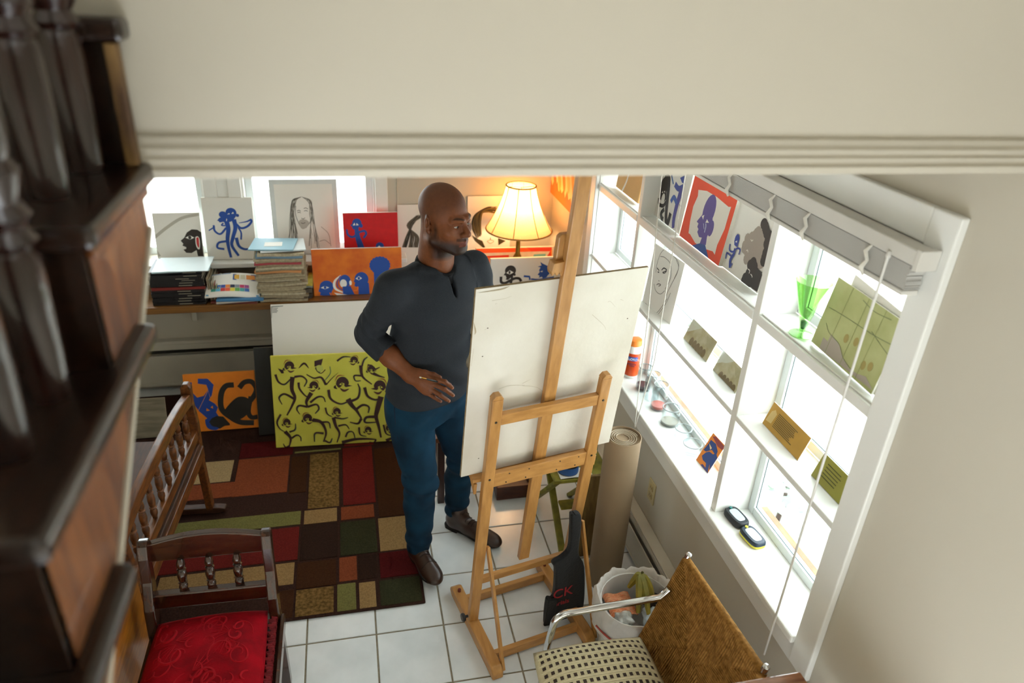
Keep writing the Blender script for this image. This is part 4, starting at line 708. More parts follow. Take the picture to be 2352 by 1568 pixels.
MB().tube(spline([BC+V3(.172*math.cos(a), .172*math.sin(a), .245+.03*math.sin(a*2+.6)) for a in [3.3+.28*i for i in range(9)]], 4), .004, 6).build('drawstring', pm('red_drawstring', 'b0463c', rough=.6, noise=(20, .2)), ln_)
def blob(name, label, cat, c, d, mat, seed, rot=0, amp=.25, sub=3):
    bm = bmesh.new(); bmesh.ops.create_icosphere(bm, subdivisions=sub, radius=1); r_ = random.Random(seed); ph = [r_.uniform(0, 6) for _ in range(6)]; R = Matrix.Rotation(rot, 3, 'Z')
    for v in bm.verts:
        k = 1+amp*(math.sin(v.co.x*4+ph[0])*math.sin(v.co.y*5+ph[1])+.5*math.sin(v.co.z*7+ph[2]+v.co.x*6)); v.co = R@Vector((v.co.x*d[0]*k, v.co.y*d[1]*k, v.co.z*d[2]*k))
    me = bpy.data.meshes.new(name); bm.to_mesh(me); bm.free(); me.polygons.foreach_set('use_smooth', [True]*len(me.polygons)); me.materials.append(mat)
    o = bpy.data.objects.new(name, me); COL.objects.link(o); o.location = tuple(map(float, c)); return tag(o, label, cat)
m_wrap = pm('orange_wrapper', 'cf6f3c', rough=.55, noise=(40, 0), col2='e0a078', bump=(50, .4))
wr = thing('food_wrapper', 'orange patterned food wrapper crumpled in the waste bin', 'wrapper', BC+V3(-.055, .03, .27))
def wf(u, v): return BC+V3(-.055+.11*(u-.5), .03+.12*(v-.5), .315+.03*math.sin(2.6*u+.4)*math.sin(2.4*v+.5)+.006*math.sin(9*u)-.02)
wp = sheet(wf, 10, 8, .004).build('wrapper_sheet', m_wrap, wr, smooth=True)
zz = MB()
for i in range(6):
    zz.tube([wf((j)/12, .1+.15*i+(.05 if j % 2 else 0))+V3(0, 0, .001) for j in range(13)], .0012, 4)
zz.build('zigzag_print', flat('e8b08a'), wp)
m_ban = pm('banana_skin', 'a8922c', rough=.6, noise=(12, 0), col2='6f6a24', bump=(20, .2))
bnn = thing('banana_peel', 'yellow-green banana peel draped in the waste bin', 'banana peel', BC+V3(.02, .01, .29))
tp = BC+V3(.03, .055, .40)
for k, (dx, dy, dz) in enumerate(((-.035, -.09, -.085), (.0, -.11, -.08), (.045, -.05, -.075), (-.03, .03, -.07))):
    pts_ = spline([tp, tp+V3(dx*.2, dy*.15+.005, .006), tp+V3(dx*.6, dy*.55, dz*.3), tp+V3(dx, dy, dz)], 5); MB().tube(pts_, [.008+.009*math.sin(math.pi*min(1, (i+2)/(len(pts_)+1))) for i in range(len(pts_))], 6).build('peel_strip', m_ban, bnn, smooth=True)
MB().tube([tp+V3(0, 0, -.006), tp+V3(.004, .008, .014), tp+V3(.01, .012, .024)], [.009, .006, .005], 8).build('stalk', pm('banana_stalk', '5f5a22', rough=.7, noise=(20, .3)), bnn, smooth=True)
pkt = blob('food_packet', 'crumpled white and blue packet in the waste bin', 'packet', BC+V3(.06, -.055, .305), (.05, .045, .03), pm('white_packet', 'd9dee0', rough=.4, noise=(18, 0), col2='b9c9d6', bump=(30, .5)), 4)
MB().lathe(BC+V3(.05, -.075, .334), [(.013, 0), (.012, .003), (.004, .004)], 12).build('round_sticker', flat('2f79b0'), pkt)
blob('paper_wad', 'dark brown crumpled paper behind the banana peel', 'paper', BC+V3(.07, .04, .305), (.035, .04, .03), pm('dark_waste', '3a2c24', rough=.7, noise=(20, .3)), 8)
blob('plastic_cup', 'crushed clear plastic cup in the waste bin', 'cup', BC+V3(-.065, -.045, .305), (.035, .03, .028), pm('clear_plastic', 'cfd0ca', rough=.15, noise=(40, .3), bump=(60, .8)), 6)
# ================================================================== CHAIRS
def spindle(mb, a, b, r, n=10):
    a = np.array(a, float); b = np.array(b, float); pr = [(0, .62), (.06, .7), (.12, .95), (.2, 1.0), (.26, .72), (.29, 1.05), (.32, .72), (.36, .9), (.5, 1.08), (.62, .95), (.66, .72), (.69, 1.05), (.72, .72), (.8, 1.0), (.9, .9), (1, .62)]
    return mb.tube([a+(b-a)*t for t, _ in pr], [r*k for _, k in pr], n)
m_maple = wood('varnished_dark_wood', '452412', '28130a', stretch=(16, 16, 2.5), rough=.22, coat=.6, scale=4)
m_maplx = wood('varnished_dark_wood_x', '452412', '28130a', stretch=(2.5, 16, 16), rough=.22, coat=.6, scale=4)
m_honey = wood('honey_pine', '7d4a20', '4e2a10', stretch=(16, 3, 16), rough=.42, coat=.12, scale=4)
# spindle-back bench on the left
FA, FN = V3(-.775, 3.08, 0), V3(-.845, 2.15, 0); bd = nrmz(FN-FA); bs = np.cross(V3(0, 0, 1), bd); bs = bs if bs[0] > 0 else -bs
bl = np.linalg.norm(FN-FA)
def BP(t, side, z): return FA+bd*(t*bl)+bs*side+V3(0, 0, z)
bench = thing('spindle_bench', 'honey-brown spindle-back bench with an arched top rail', 'bench', BP(.5, -.18, 0))
for t in (0, 1):
    sg = 1 if t == 0 else -1
    pts = [(-.02, .40), (.022, .40), (.026, .55), (.018, .66), (.022, .745), (.012, .765), (-.012, .765), (-.024, .745), (-.03, .62)]
    MB().prism([(a, b) for a, b in pts], BP(t, 0, 0)-bd*.017, bs, V3(0, 0, 1), bd*.034).build('end_post', m_honey, bench, bevel=.004)
    MB().beam(BP(t, 0, .40), BP(t, .01, .03), .04, .034, bd).build('leg', m_honey, bench, bevel=.003); MB().beam(BP(t, -.36, .40), BP(t, -.36, .03), .04, .034, bd).build('leg', m_honey, bench, bevel=.003)
    MB().prism([(-.44, .012), (-.42, 0.0006), (.05, 0.0006), (.085, .012), (.085, .028), (.05, .034), (-.42, .034)], BP(t, 0, 0 if t else .0118)-bd*.02, bs, V3(0, 0, 1), bd*.04).build('sled_foot', wood('bench_foot_wood', '4a2a18', '321a10', stretch=(3, 16, 16), rough=.55, coat=.0), bench, bevel=.004)
NS = 24; zt_ = lambda t: .665+.062*math.sin(math.pi*t)**.8+.01*math.cos(2*math.pi*t)
v = []; 
for i in range(NS+1):
    t = i/NS
    for sd, dz in ((-.016, 0), (.016, 0), (.016, .062), (-.016, .062)): v.append(BP(t, sd, zt_(t)+dz-.03))
MB().add(v, [(i*4+k, i*4+(k+1) % 4, i*4+4+(k+1) % 4, i*4+4+k) for i in range(NS) for k in range(4)]+[(3, 2, 1, 0), tuple(NS*4+k for k in range(4))]).build('top_rail', m_honey, bench, bevel=.005)
MB().beam(BP(0, 0, .485), BP(1, 0, .485), .034, .052, bs).build('lower_rail', m_honey, bench, bevel=.004)
MB().beam(BP(-.02, -.19, .425), BP(1.02, -.19, .425), .42, .028, bs).build('seat', wood('bench_seat_wood', '4f2c14', '38200f', stretch=(16, 3, 16), rough=.6, coat=0), bench, bevel=.005)
MB().beam(BP(0, .018, .385), BP(1, .018, .385), .022, .06, bs).build('seat_rail', m_honey, bench, bevel=.003)
for i in range(8):
    t = (i+1)/9; spindle(MB(), BP(t, 0, .508), BP(t, 0, zt_(t)-.026), .014).build('spindle', m_honey, bench, smooth=True)
# red-cushioned chair
RL0, RL1, RR0, RR1 = V3(-.742, 1.985, .40), V3(-.742, 2.062, .735), V3(-.337, 1.972, .40), V3(-.345, 2.052, .735)
chair = thing('spindle_chair', 'dark varnished wooden chair with three back spindles', 'chair', (-.54, 1.78, 0))
for a, b in ((RL0, RL1), (RR0, RR1)):
    dn = nrmz(b-a); prof_ = [(-.02, -.02), (.036, -.02), (.048, .10), (.030, .2), (.036, .29), (.030, .335), (.015, .352), (-.008, .352), (-.022, .335), (-.012, .25), (-.024, .12)]
    fw = nrmz(np.cross(V3(1, 0, 0), dn)); fw = fw if fw[1] < 0 else -fw
    MB().prism(prof_, a-V3(.017, 0, 0), fw, dn, V3(.034, 0, 0)).build('back_post', m_maple, chair, bevel=.005)
    MB().beam(a+V3(0, 0, .02), a+V3(0, .03, -.399), .036, .04).build('leg', m_maple, chair, bevel=.004)
def CP(u, t, off=0): return (RL0*(1-u)+RR0*u)*(1-t)+(RL1*(1-u)+RR1*u)*t+V3(0, -off, 0)
v = []
for i in range(NS+1):
    u = i/NS; arch = .032*math.sin(math.pi*u)
    for dy, dz in ((.014, -.085), (-.014, -.085), (-.014, -.012+arch), (.014, -.012+arch)): v.append(CP(u, 1)+V3(0, dy-.02*math.sin(math.pi*u)*0, dz))
MB().add(v, [(i*4+k, i*4+(k+1) % 4, i*4+4+(k+1) % 4, i*4+4+k) for i in range(NS) for k in range(4)]+[(3, 2, 1, 0), tuple(NS*4+k for k in range(4))]).build('top_rail', m_maplx, chair, bevel=.005)
MB().beam(CP(.03, .335), CP(.97, .335), .030, .066, V3(0, 1, 0)).build('lower_rail', m_maplx, chair, bevel=.006)
for u in (.27, .5, .73): spindle(MB(), CP(u, .40), CP(u, .77), .0155).build('spindle', m_maple, chair, smooth=True)
MB().bb((-.755, 1.42, .375), (-.322, 1.99, .405)).build('seat', m_maplx, chair, bevel=.006)
for x in (-.735, -.342): MB().beam((x, 1.46, .376), (x, 1.44, .0006), .036, .036).build('leg', m_maple, chair, bevel=.004)
MB().beam((-.312, 1.96, .40), (-.312, 1.42, .40), .014, .05).build('side_rail', m_maple, chair, bevel=.003)
MB().lathe((-.312, 1.42, .376), [(.016, 0), (.018, .03), (.012, .05), (.018, .075), (.015, .09)], 12).build('arm_knob', m_maple, chair, smooth=True)
# cushion
def pillow(x0, x1, y0, y1, zb, zt, nx, ny, ex=5):
    v = []
    def P_(a, b, top):
        k = (1-abs(2*a-1)**ex)*(1-abs(2*b-1)**ex); r = 1-.05*(abs(2*a-1)**2)*(abs(2*b-1)**2)
        cx, cy = (x0+x1)/2, (y0+y1)/2; zm = zb+(zt-zb)*.4
        return V3(cx+(x1-x0)*(a-.5)*r, cy+(y1-y0)*(b-.5)*r, zm+(zt-zm)*k if top else zm-(zm-zb)*k)
    T = [P_(i/nx, j/ny, True) for j in range(ny+1) for i in range(nx+1)]; B_ = [P_(i/nx, j/ny, False) for j in range(ny+1) for i in range(nx+1)]; n = len(T); W_ = nx+1
    F = [(j*W_+i, j*W_+i+1, (j+1)*W_+i+1, (j+1)*W_+i) for j in range(ny) for i in range(nx)]
    mb = MB().add(T+B_, F+[tuple(n+k for k in q[::-1]) for q in F]); return mb, P_
def merge(o):
    bm = bmesh.new(); bm.from_mesh(o.data); bmesh.ops.remove_doubles(bm, verts=bm.verts, dist=1e-4); bmesh.ops.recalc_face_normals(bm, faces=bm.faces); bm.to_mesh(o.data); bm.free()
m_velvet = pm('crimson_velvet', 'a00014', rough=.85, noise=(14, 0), col2='7c000e', sheen=.0, spec=.15, bump=(150, .3)); m_scroll = pm('embossed_velvet', 'aa0618', rough=.8, noise=(40, .2), spec=.2)
cu = thing('seat_cushion', 'crimson velvet cushion with embossed scrolls on the spindle chair', 'cushion', (-.54, 1.7, .406))
mb, CPf = pillow(-.732, -.352, 1.40, 1.978, .406, .500, 28, 36); co = mb.build('cushion_body', m_velvet, cu, smooth=True); merge(co)
sc_ = MB()
def scroll(a, b, r, turns, dr, w=.0042):
    pts = []
    for i in range(22):
        t = i/21; an = a[2]+turns*2*math.pi*t; rr = r*(1-.82*t); q = (a[0]+rr*math.cos(an)*.9, a[1]+rr*math.sin(an)*.62*1.1)
        pts.append(CPf(min(max(q[0], .06), .94), min(max(q[1], .05), .95), True)+V3(0, 0, -.0012))
    sc_.tube(pts, [w*(.35+.65*math.sin(math.pi*(.1+.85*i/21)))*.55 for i in range(22)], 5)
for k in range(46): scroll((rnd.uniform(.1, .9), rnd.uniform(.08, .93), rnd.uniform(0, 6)), 0, rnd.uniform(.06, .17), rnd.choice((-1, 1))*rnd.uniform(.5, 1.15), 0, rnd.uniform(.006, .011))
for k in range(9):
    a0 = (rnd.uniform(.2, .8), rnd.uniform(.1, .8)); an = rnd.uniform(0, 6)
    for j in range(5):
        b = an+(j-2)*.35; sc_.tube([CPf(min(max(a0[0]+t*.16*math.cos(b), .05), .95), min(max(a0[1]+t*.11*math.sin(b+.3*t), .05), .95), True)+V3(0, 0, .0006) for t in (0, .33, .66, 1)], [.001, .0022, .0018, .0006], 5)
sc_.build('embossed_scrolls', m_scroll, co)
fr = MB()
for k in range(60):
    t = k/59; fr.tube([V3(-.352+.0*t, 1.945-.545*t, .435)+V3(.006*math.sin(k*2.1), 0, .004*math.cos(k*1.3)), V3(-.335, 1.945-.545*t+.004, .43)+V3(.004*math.sin(k*1.7), 0, 0), V3(-.334, 1.945-.545*t, .412)], .0055, 5)
fr.build('chenille_edge', pm('red_chenille', '7c0a14', rough=.9, noise=(90, .4), bump=(200, .6)), cu, smooth=True)['kind'] = 'stuff'
# honey chest beside the chair, with a white card
ch = thing('blanket_chest', 'honey pine chest at the lower left beside the red-cushioned chair', 'chest', (-1.05, 1.70, 0))
MB().bb((-1.25, 1.28, .0006), (-.80, 2.09, .57)).build('chest_body', wood('pine_chest', 'b9741f', '96560f', stretch=(20, 3, 20), rough=.35, coat=.3), ch, bevel=.004)
MB().bb((-1.27, 1.26, .57), (-.785, 2.10, .60)).build('chest_lid', wood('pine_lid', '8a5528', '6a3c18', stretch=(16, 3, 16), rough=.3, coat=.3), ch, bevel=.006)
wc = MB().box((-.862, 2.07, .632), (.002, .05, .064), np.array(Matrix.Rotation(.3, 3, 'Z'))@np.array(Matrix.Rotation(.35, 3, 'Y'))).build('paper_card', m_paper); tag(wc, 'small white card standing on the pine chest', 'card')
# grey weathered board standing behind the bench
P = Picture('weathered_board', 'grey-brown weathered board leaning behind the bench', 'board', [(292, 919), (368, 913), (396, 1000), (292, 1004)], (0, 3.79, .012), nb(16), th=.015, face=wood('weathered_grey', '938a76', '766e5c', stretch=(2, 12, 12), rough=.9, coat=0), edge=flat('a59c86'), vmin=0, parts='plank'); P.done()

# ---------------- chrome armchair with woven rush
m_chrome = pm('chrome', 'd5d6d8', rough=.12, metal=1, noise=(3, .05)); m_rush = pm('rush_cord', 'a0743a', rough=.85, noise=(60, 0), col2='77521f', spec=.2, bump=(200, .4))
ac = thing('tubular_armchair', 'chrome tube armchair with a woven brown rush back', 'chair', (.8, 1.45, 0))
def loop(y, name):
    pts = [V3(1.03, y, .60), V3(1.0, y, .564), V3(.93, y, .560), V3(.68, y, .552)]+list(arc((.665, y, .50), .052, math.pi/2, math.pi, 6, (1, 0, 0), (0, 0, 1)))+[V3(.598, y, .40), V3(.585, y, .06)]+list(arc((.63, y, .055), .042, math.pi, 1.5*math.pi, 5, (1, 0, 0), (0, 0, 1)))+[V3(.9, y, .0135), V3(1.06, y, .0135)]
    return MB().tube(pts, .0128, 14).build(name, m_chrome, ac, smooth=True)
loop(1.675, 'side_frame'); loop(1.225, 'side_frame')
Tf, Tn, Bf = V3(1.092, 1.700, .712), V3(1.122, 1.232, .712), V3(.955, 1.690, .30); Bn = Bf+(Tn-Tf)
for a, b in ((Tf, Bf), (Tn, Bn)):
    dd = nrmz(a-b); MB().tube([b, a+dd*.012], .012, 12).build('back_post', m_chrome, ac, smooth=True); MB().lathe(a+dd*.012, [(.0125, 0), (.011, .006), (.005, .01)], 12, np.stack([nrmz(np.cross(dd, (0, 1, 0))), np.cross(dd, nrmz(np.cross(dd, (0, 1, 0)))), dd], 1)).build('end_cap', m_chrome, ac, smooth=True)
MB().tube([Bf, Bn], .011, 10).build('lower_tube', m_chrome, ac, smooth=True); MB().tube([V3(.6, 1.675, .36), V3(.6, 1.225, .36)], .011, 10).tube([V3(1.0, 1.675, .36), V3(1.0, 1.225, .36)], .011, 10).build('seat_tubes', m_chrome, ac, smooth=True)
def rush(O_, U_, V_, N_, nm, nu, nv, r=.0042):
    """four triangles of cords, each square to its own rail, meeting along the seams; both faces wrapped over a tube core"""
    mb = MB(); lu, lv = np.linalg.norm(U_), np.linalg.norm(V_); m = min(lu, lv)/2
    def pt(a, b, o): 
        e = min(a*lu, (1-a)*lu, b*lv, (1-b)*lv); return O_+U_*a+V_*b+N_*(o*(.013-.006*min(1, e/.08))+.003*math.sin(40*b+8*a)*o*(e > .03))
    for o in (1, -1):
        for i in range(nu):
            a = (i+.5)/nu; dpt = min(a*lu, (1-a)*lu, lv/2)/lv
            for b0, b1 in ((0, dpt), (1, 1-dpt)):
                if abs(b1-b0) > .01: mb.tube([pt(a, b0+(b1-b0)*t, o) for t in (0, .1, .4, .7, 1)], r, 5)
        for j in range(nv):
            b = (j+.5)/nv; dpt = min(b*lv, (1-b)*lv, lu/2)/lu
            for a0, a1 in ((0, dpt), (1, 1-dpt)):
                if abs(a1-a0) > .01: mb.tube([pt(a0+(a1-a0)*t, b, o) for t in (0, .1, .4, .7, 1)], r, 5)
    for q0, q1 in ((O_, O_+U_), (O_+U_, O_+U_+V_), (O_+U_+V_, O_+V_), (O_+V_, O_)): mb.tube([q0, q1], .0145, 10)
    k = mb.build(nm, m_rush, ac, smooth=True); k['kind'] = 'stuff'; return k
nback = nrmz(np.cross(Tf-Bf, Tn-Tf)); nback = nback if nback[0] < 0 else -nback
rush(Bf+(Tf-Bf)*.04, (Tf-Bf)*.94, Tn-Tf, nback, 'woven_back', 50, 56)
rush(V3(.60, 1.63, .362), V3(.34, 0, 0), V3(0, -.37, 0), V3(0, 0, 1), 'woven_seat', 44, 50)
cc = thing('seat_cushion', 'cream cushion with rows of dark brown squares on the chrome chair', 'cushion', (.76, 1.42, .38))
mb, CPg = pillow(.528, .945, 1.225, 1.655, .380, .462, 26, 26, 4); co = mb.build('cushion_body', pm('cream_weave', 'c9bd98', rough=.85, noise=(60, .15), bump=(150, .4)), cc, smooth=True); merge(co)
sq = MB(); rb = MB()
for j in range(13):
    for i in range(17):
        a, b = .06+.88*i/16, .07+.86*j/12
        if i % 1 == 0: sq.add([CPg(a+da, b+db, True)+V3(0, 0, .0009) for da, db in ((-.014, -.016), (.014, -.016), (.014, .016), (-.014, .016))], [(0, 1, 2, 3)])
    b = .07+.86*(j+.5)/12
    if j < 12: rb.tube([CPg(.03+.94*k/20, b, True)+V3(0, 0, .0003) for k in range(21)], .0022, 5)
sq.build('woven_squares', pm('dark_brown_weave', '3a2a20', rough=.9, noise=(80, .4)), co)['kind'] = 'stuff'; rb.build('weave_ribs', pm('pale_cord', 'd2c8a6', rough=.85, noise=(60, .1)), co)['kind'] = 'stuff'
# table corner at lower right
tb = thing('side_table', 'polished brown wooden table corner at the lower right', 'table', (1.0, .9, 0))
MB().bb((.74, .62, .69), (1.222, 1.205, .72)).build('table_top', wood('polished_table', '9a6438', '6f3d1c', stretch=(3, 20, 20), rough=.25, coat=.5), tb, bevel=.006)
for x in (.78, 1.18):
    for y in (.66, 1.165): MB().beam((x, y, .69), (x, y, .0006), .045, .045).build('leg', m_maple, tb, bevel=.004)
# dark stool behind the man
st = thing('wooden_stool', 'dark brown wooden stool behind the standing man', 'stool', (.55, 3.15, 0))
m_stool = wood('dark_stool_wood', '43241a', '2c1610', stretch=(14, 14, 2.5), rough=.4, coat=.2)
MB().bb((.36, 2.955, .395), (.66, 3.355, .425)).build('seat', wood('stool_seat_wood', '8a5226', '5f3417', stretch=(3, 14, 14), rough=.35), st, bevel=.006)
for x in (.39, .63):
    for y in (2.985, 3.325): MB().beam((x, y, .394), (x, y, .0006), .036, .036).build('leg', m_stool, st, bevel=.003)
for a, b in (((.39, 2.985, .25), (.63, 2.985, .25)), ((.39, 3.325, .25), (.63, 3.325, .25)), ((.39, 2.985, .20), (.39, 3.325, .20)), ((.63, 2.985, .20), (.63, 3.325, .20)), ((.39, 2.99, .37), (.63, 2.99, .37))): MB().beam(a, b, .02, .045).build('stretcher', m_stool, st, bevel=.002)
bx_ = thing('wooden_box', 'low reddish-brown wooden box on the tiles under the easel', 'box', (.80, 3.06, 0))
MB().bb((.685, 2.945, .0006), (.90, 2.957, .085)).bb((.685, 3.163, .0006), (.90, 3.175, .085)).bb((.685, 2.957, .0006), (.697, 3.163, .085)).bb((.888, 2.957, .0006), (.90, 3.163, .085)).bb((.697, 2.957, .0006), (.888, 3.163, .012)).build('box_walls', wood('reddish_box_wood', '5a2c1c', '3d1a10', stretch=(3, 14, 14)), bx_, bevel=.003)
# yellow-green folding steps with paint pots
fs = thing('step_stool', 'chipped yellow-green painted folding step stool behind the easel', 'step stool', (.95, 2.72, 0))
m_ygr = pm('chipped_yellow_green', '8f8a2c', rough=.6, noise=(18, 0), col2='6a6420', bump=(30, .3))
for x in (.925, 1.12):
    MB().beam((x, 2.505, .0006), (x-.02, 2.86, .385), .032, .022).build('rail', m_ygr, fs, bevel=.003)
    MB().beam((x-.035, 2.93, .0006), (x-.035, 2.58, .385), .03, .02).build('rail', m_ygr, fs, bevel=.003)
MB().bb((.87, 2.56, .386), (1.15, 2.89, .405)).build('top_step', m_ygr, fs, bevel=.004); MB().bb((.93, 2.60, .19), (1.10, 2.66, .205)).build('tread', m_ygr, fs, bevel=.003)
def can(c, r, h, body, band, label):
    t = thing('paint_can', label, 'paint can', c); MB().lathe(c, [(r, 0), (r, .004), (r*.985, .006), (r*.985, h-.008), (r*1.02, h-.006), (r*1.02, h), (r*.9, h), (r*.88, h-.006), (.003, h-.006)], 28).build('can_body', body, t, smooth=40)
    MB().lathe(V3(*c)+V3(0, 0, h*.2), [(r*1.004, 0), (r*1.004, h*.55)], 28, cap=False).build('label_band', band, t, smooth=True)
    MB().lathe(V3(*c)+V3(0, 0, h-.005), [(r*.86, 0), (r*.86, .002), (r*.1, .003)], 24).build('lid', m_steel, t, smooth=True); return t
can((.95, 2.62, .4055), .05, .07, m_steel, flat('2f5fa0'), 'grey paint can with a blue band on the step stool'); can((.90, 2.80, .4055), .03, .05, pm('green_tin', '4a6a34', rough=.4, noise=(20, .2)), flat('39552a'), 'small green paint tin at the far edge of the step stool'); can((1.08, 2.72, .4055), .045, .10, m_steel, flat('6f8f4a'), 'paint can with a pale green band at the back of the step stool')
pp = sheet(lambda u, v: np.array((.90+.16*u, 2.565+.07*v, .412+.004*math.sin(4*u))), 6, 3, .003).build('loose_paper', m_paper, None, smooth=True); tag(pp, 'sheet of white paper on the edge of the step stool', 'paper')
pk = MB().beam((1.035, 2.475, .004), (1.05, 2.535, .44), .11, .02, V3(1, 0, 0)).build('wood_plank', wood('worn_plank', '7f6638', '5d4824', stretch=(12, 12, 2.5), rough=.7, coat=0), bevel=.003); tag(pk, 'worn olive-brown plank leaning on the step stool behind the paper roll', 'plank')

# ================================================================== WINDOW THINGS
ot = thing('wall_outlet', 'cream double electrical outlet on the wall below the window', 'outlet', (XR, 2.42, .345))
OC = atx(1498, 1128, XR)
MB().bb((XR-.006, OC[1]-.036, OC[2]-.057), (XR, OC[1]+.036, OC[2]+.057)).build('cover_plate', pm('almond_plastic', 'c9b98a', rough=.4, noise=(10, .05)), ot, bevel=.003)
for dz in (-.022, .022):
    s_ = MB().bb((XR-.009, OC[1]-.017, OC[2]+dz-.014), (XR-.005, OC[1]+.017, OC[2]+dz+.014)).build('socket', pm('almond_socket', 'bda874', rough=.4, noise=(10, .05)), ot, bevel=.003)
    MB().bb((XR-.0095, OC[1]-.008, OC[2]+dz-.004), (XR-.0085, OC[1]-.006, OC[2]+dz+.006)).bb((XR-.0095, OC[1]+.006, OC[2]+dz-.004), (XR-.0085, OC[1]+.008, OC[2]+dz+.006)).build('slots', m_dark, s_)
# canister of wipes
SZ0 = WZ0+.0015
k = atz(1451, 862, SZ0); k[0] = 1.352; wcn = thing('wipes_canister', 'orange canister of disinfecting wipes at the end of the sill', 'canister', (k[0], k[1], SZ0))
kc = V3(k[0], k[1], SZ0)
MB().lathe(kc, [(.034, 0), (.036, .003), (.036, .018), (.036, .175), (.034, .18)], 32).build('canister_body', pm('white_canister', 'e6e2dc', rough=.3, noise=(8, .03)), wcn, smooth=40)
lb = MB().lathe(kc+V3(0, 0, .016), [(.0364, 0), (.0364, .075), (.0364, .125)], 32, cap=False).build('label_wrap', pm('orange_label', 'dd5a16', rough=.35, noise=(12, 0), col2='c9400e'), wcn, smooth=True)
MB().lathe(kc+V3(0, 0, .18), [(.0345, 0), (.035, .004), (.033, .028), (.026, .034), (.006, .036)], 32).build('cap', pm('orange_cap', 'e8822e', rough=.35, noise=(8, .05)), wcn, smooth=40)
vd = nrmz(V3(-kc[0], -kc[1], 0)); tu = nrmz(np.cross((0, 0, 1), -vd)) ; tu = -tu if tu[1] > 0 else tu
def curved(mb, a0, a1, z0, z1, r, mi=0):
    base = math.atan2(vd[1], vd[0]); n = 8; mb.add([kc+V3(r*math.cos(base+a0+(a1-a0)*i/n), r*math.sin(base+a0+(a1-a0)*i/n), zz_) for zz_ in (z0, z1) for i in range(n+1)], [(i, i+1, n+2+i, n+1+i) for i in range(n)], mi)
q = MB(); curved(q, -.75, .75, .098, .128, .0368, 0); curved(q, -.70, .70, .102, .124, .0370, 1); q.build('brand_panel', [flat('c23a2a'), flat('2f5aa8')], lb)
text_mesh('CLOROX', .0165, kc+vd*.0385+V3(0, 0, .1068)-tu*.033, tu, V3(0, 0, 1), vd, flat('e9e6e0'), 'lettering', lb, .0006); text_mesh('Disinfecting', .0105, kc+vd*.0385+V3(0, 0, .084)-tu*.030, tu, V3(0, 0, 1), vd, flat('2a3566'), 'lettering', lb, .0006); text_mesh('Wipes', .0105, kc+vd*.0385+V3(0, 0, .073)-tu*.014, tu, V3(0, 0, 1), vd, flat('2a3566'), 'lettering', lb, .0006)
# jars
m_jar = bpy.data.materials.new('clear_glass'); m_jar.use_nodes = True; nt = m_jar.node_tree; nt.nodes.clear()
o_ = nt.nodes.new('ShaderNodeOutputMaterial'); mx = nt.nodes.new('ShaderNodeMixShader'); tr = nt.nodes.new('ShaderNodeBsdfTransparent'); gl = nt.nodes.new('ShaderNodeBsdfGlossy'); lw = nt.nodes.new('ShaderNodeLayerWeight'); lw.inputs['Blend'].default_value = .12
gl.inputs['Roughness'].default_value = .05; tr.inputs['Color'].default_value = (.90, .93, .93, 1); nt.links.new(lw.outputs['Facing'], mx.inputs[0]); nt.links.new(tr.outputs[0], mx.inputs[1]); nt.links.new(gl.outputs[0], mx.inputs[2]); nt.links.new(mx.outputs[0], o_.inputs['Surface'])
def jar(px, r, h, neck, label, fill=None, cat='jar', name='glass_jar'):
    c = atz(px[0], px[1], SZ0); c[0] = min(c[0], XG-r-.004); t = thing(name, label, cat, c)
    pr = [(r*.9, 0), (r, .006), (r, h*.72), (r*neck, h*.86), (r*neck, h), (r*neck-.003, h), (r*neck-.003, h*.86), (r-.003, h*.71), (r-.003, .01), (.002, .008)]
    MB().lathe(c, pr, 32).build('glass_wall', m_jar, t, smooth=40); MB().tube([c+V3(r*neck*math.cos(2*math.pi*j/32), r*neck*math.sin(2*math.pi*j/32), h) for j in range(32)], .0025, 6, closed=True).build('rim', pm('glass_rim', '8d9694', rough=.1, alpha=.55, noise=(9, .1)), t, smooth=True)
    if fill: MB().lathe(c+V3(0, 0, .0105), [(r-.004, 0), (r-.004, fill[1]), (.002, fill[1])], 28).build('contents', pm('jar_fill_'+fill[0], fill[0], rough=.35, noise=(20, .2)), t, smooth=40)
    return t, c
jar((1476, 893), .036, .125, .88, 'glass jar with dark red residue, nearest the wipes canister', ('5a1c20', .018)); jar((1494, 914), .038, .135, .86, 'grey-rimmed glass jar, second in the row on the sill'); jar((1511, 937), .038, .13, .9, 'glass jar with orange-red residue on the sill', ('cf4a2c', .012))
t, c = jar((1537, 972), .042, .085, .95, 'short wide glass jar holding scraps of label on the sill', ('a89a86', .006)); jar((1567, 1003), .036, .045, 1.0, 'low clear glass dish, farther of the two on the sill', None, 'dish', 'glass_dish'); jar((1588, 1038), .040, .045, 1.0, 'low clear glass dish beside the orange postcard', None, 'dish', 'glass_dish')
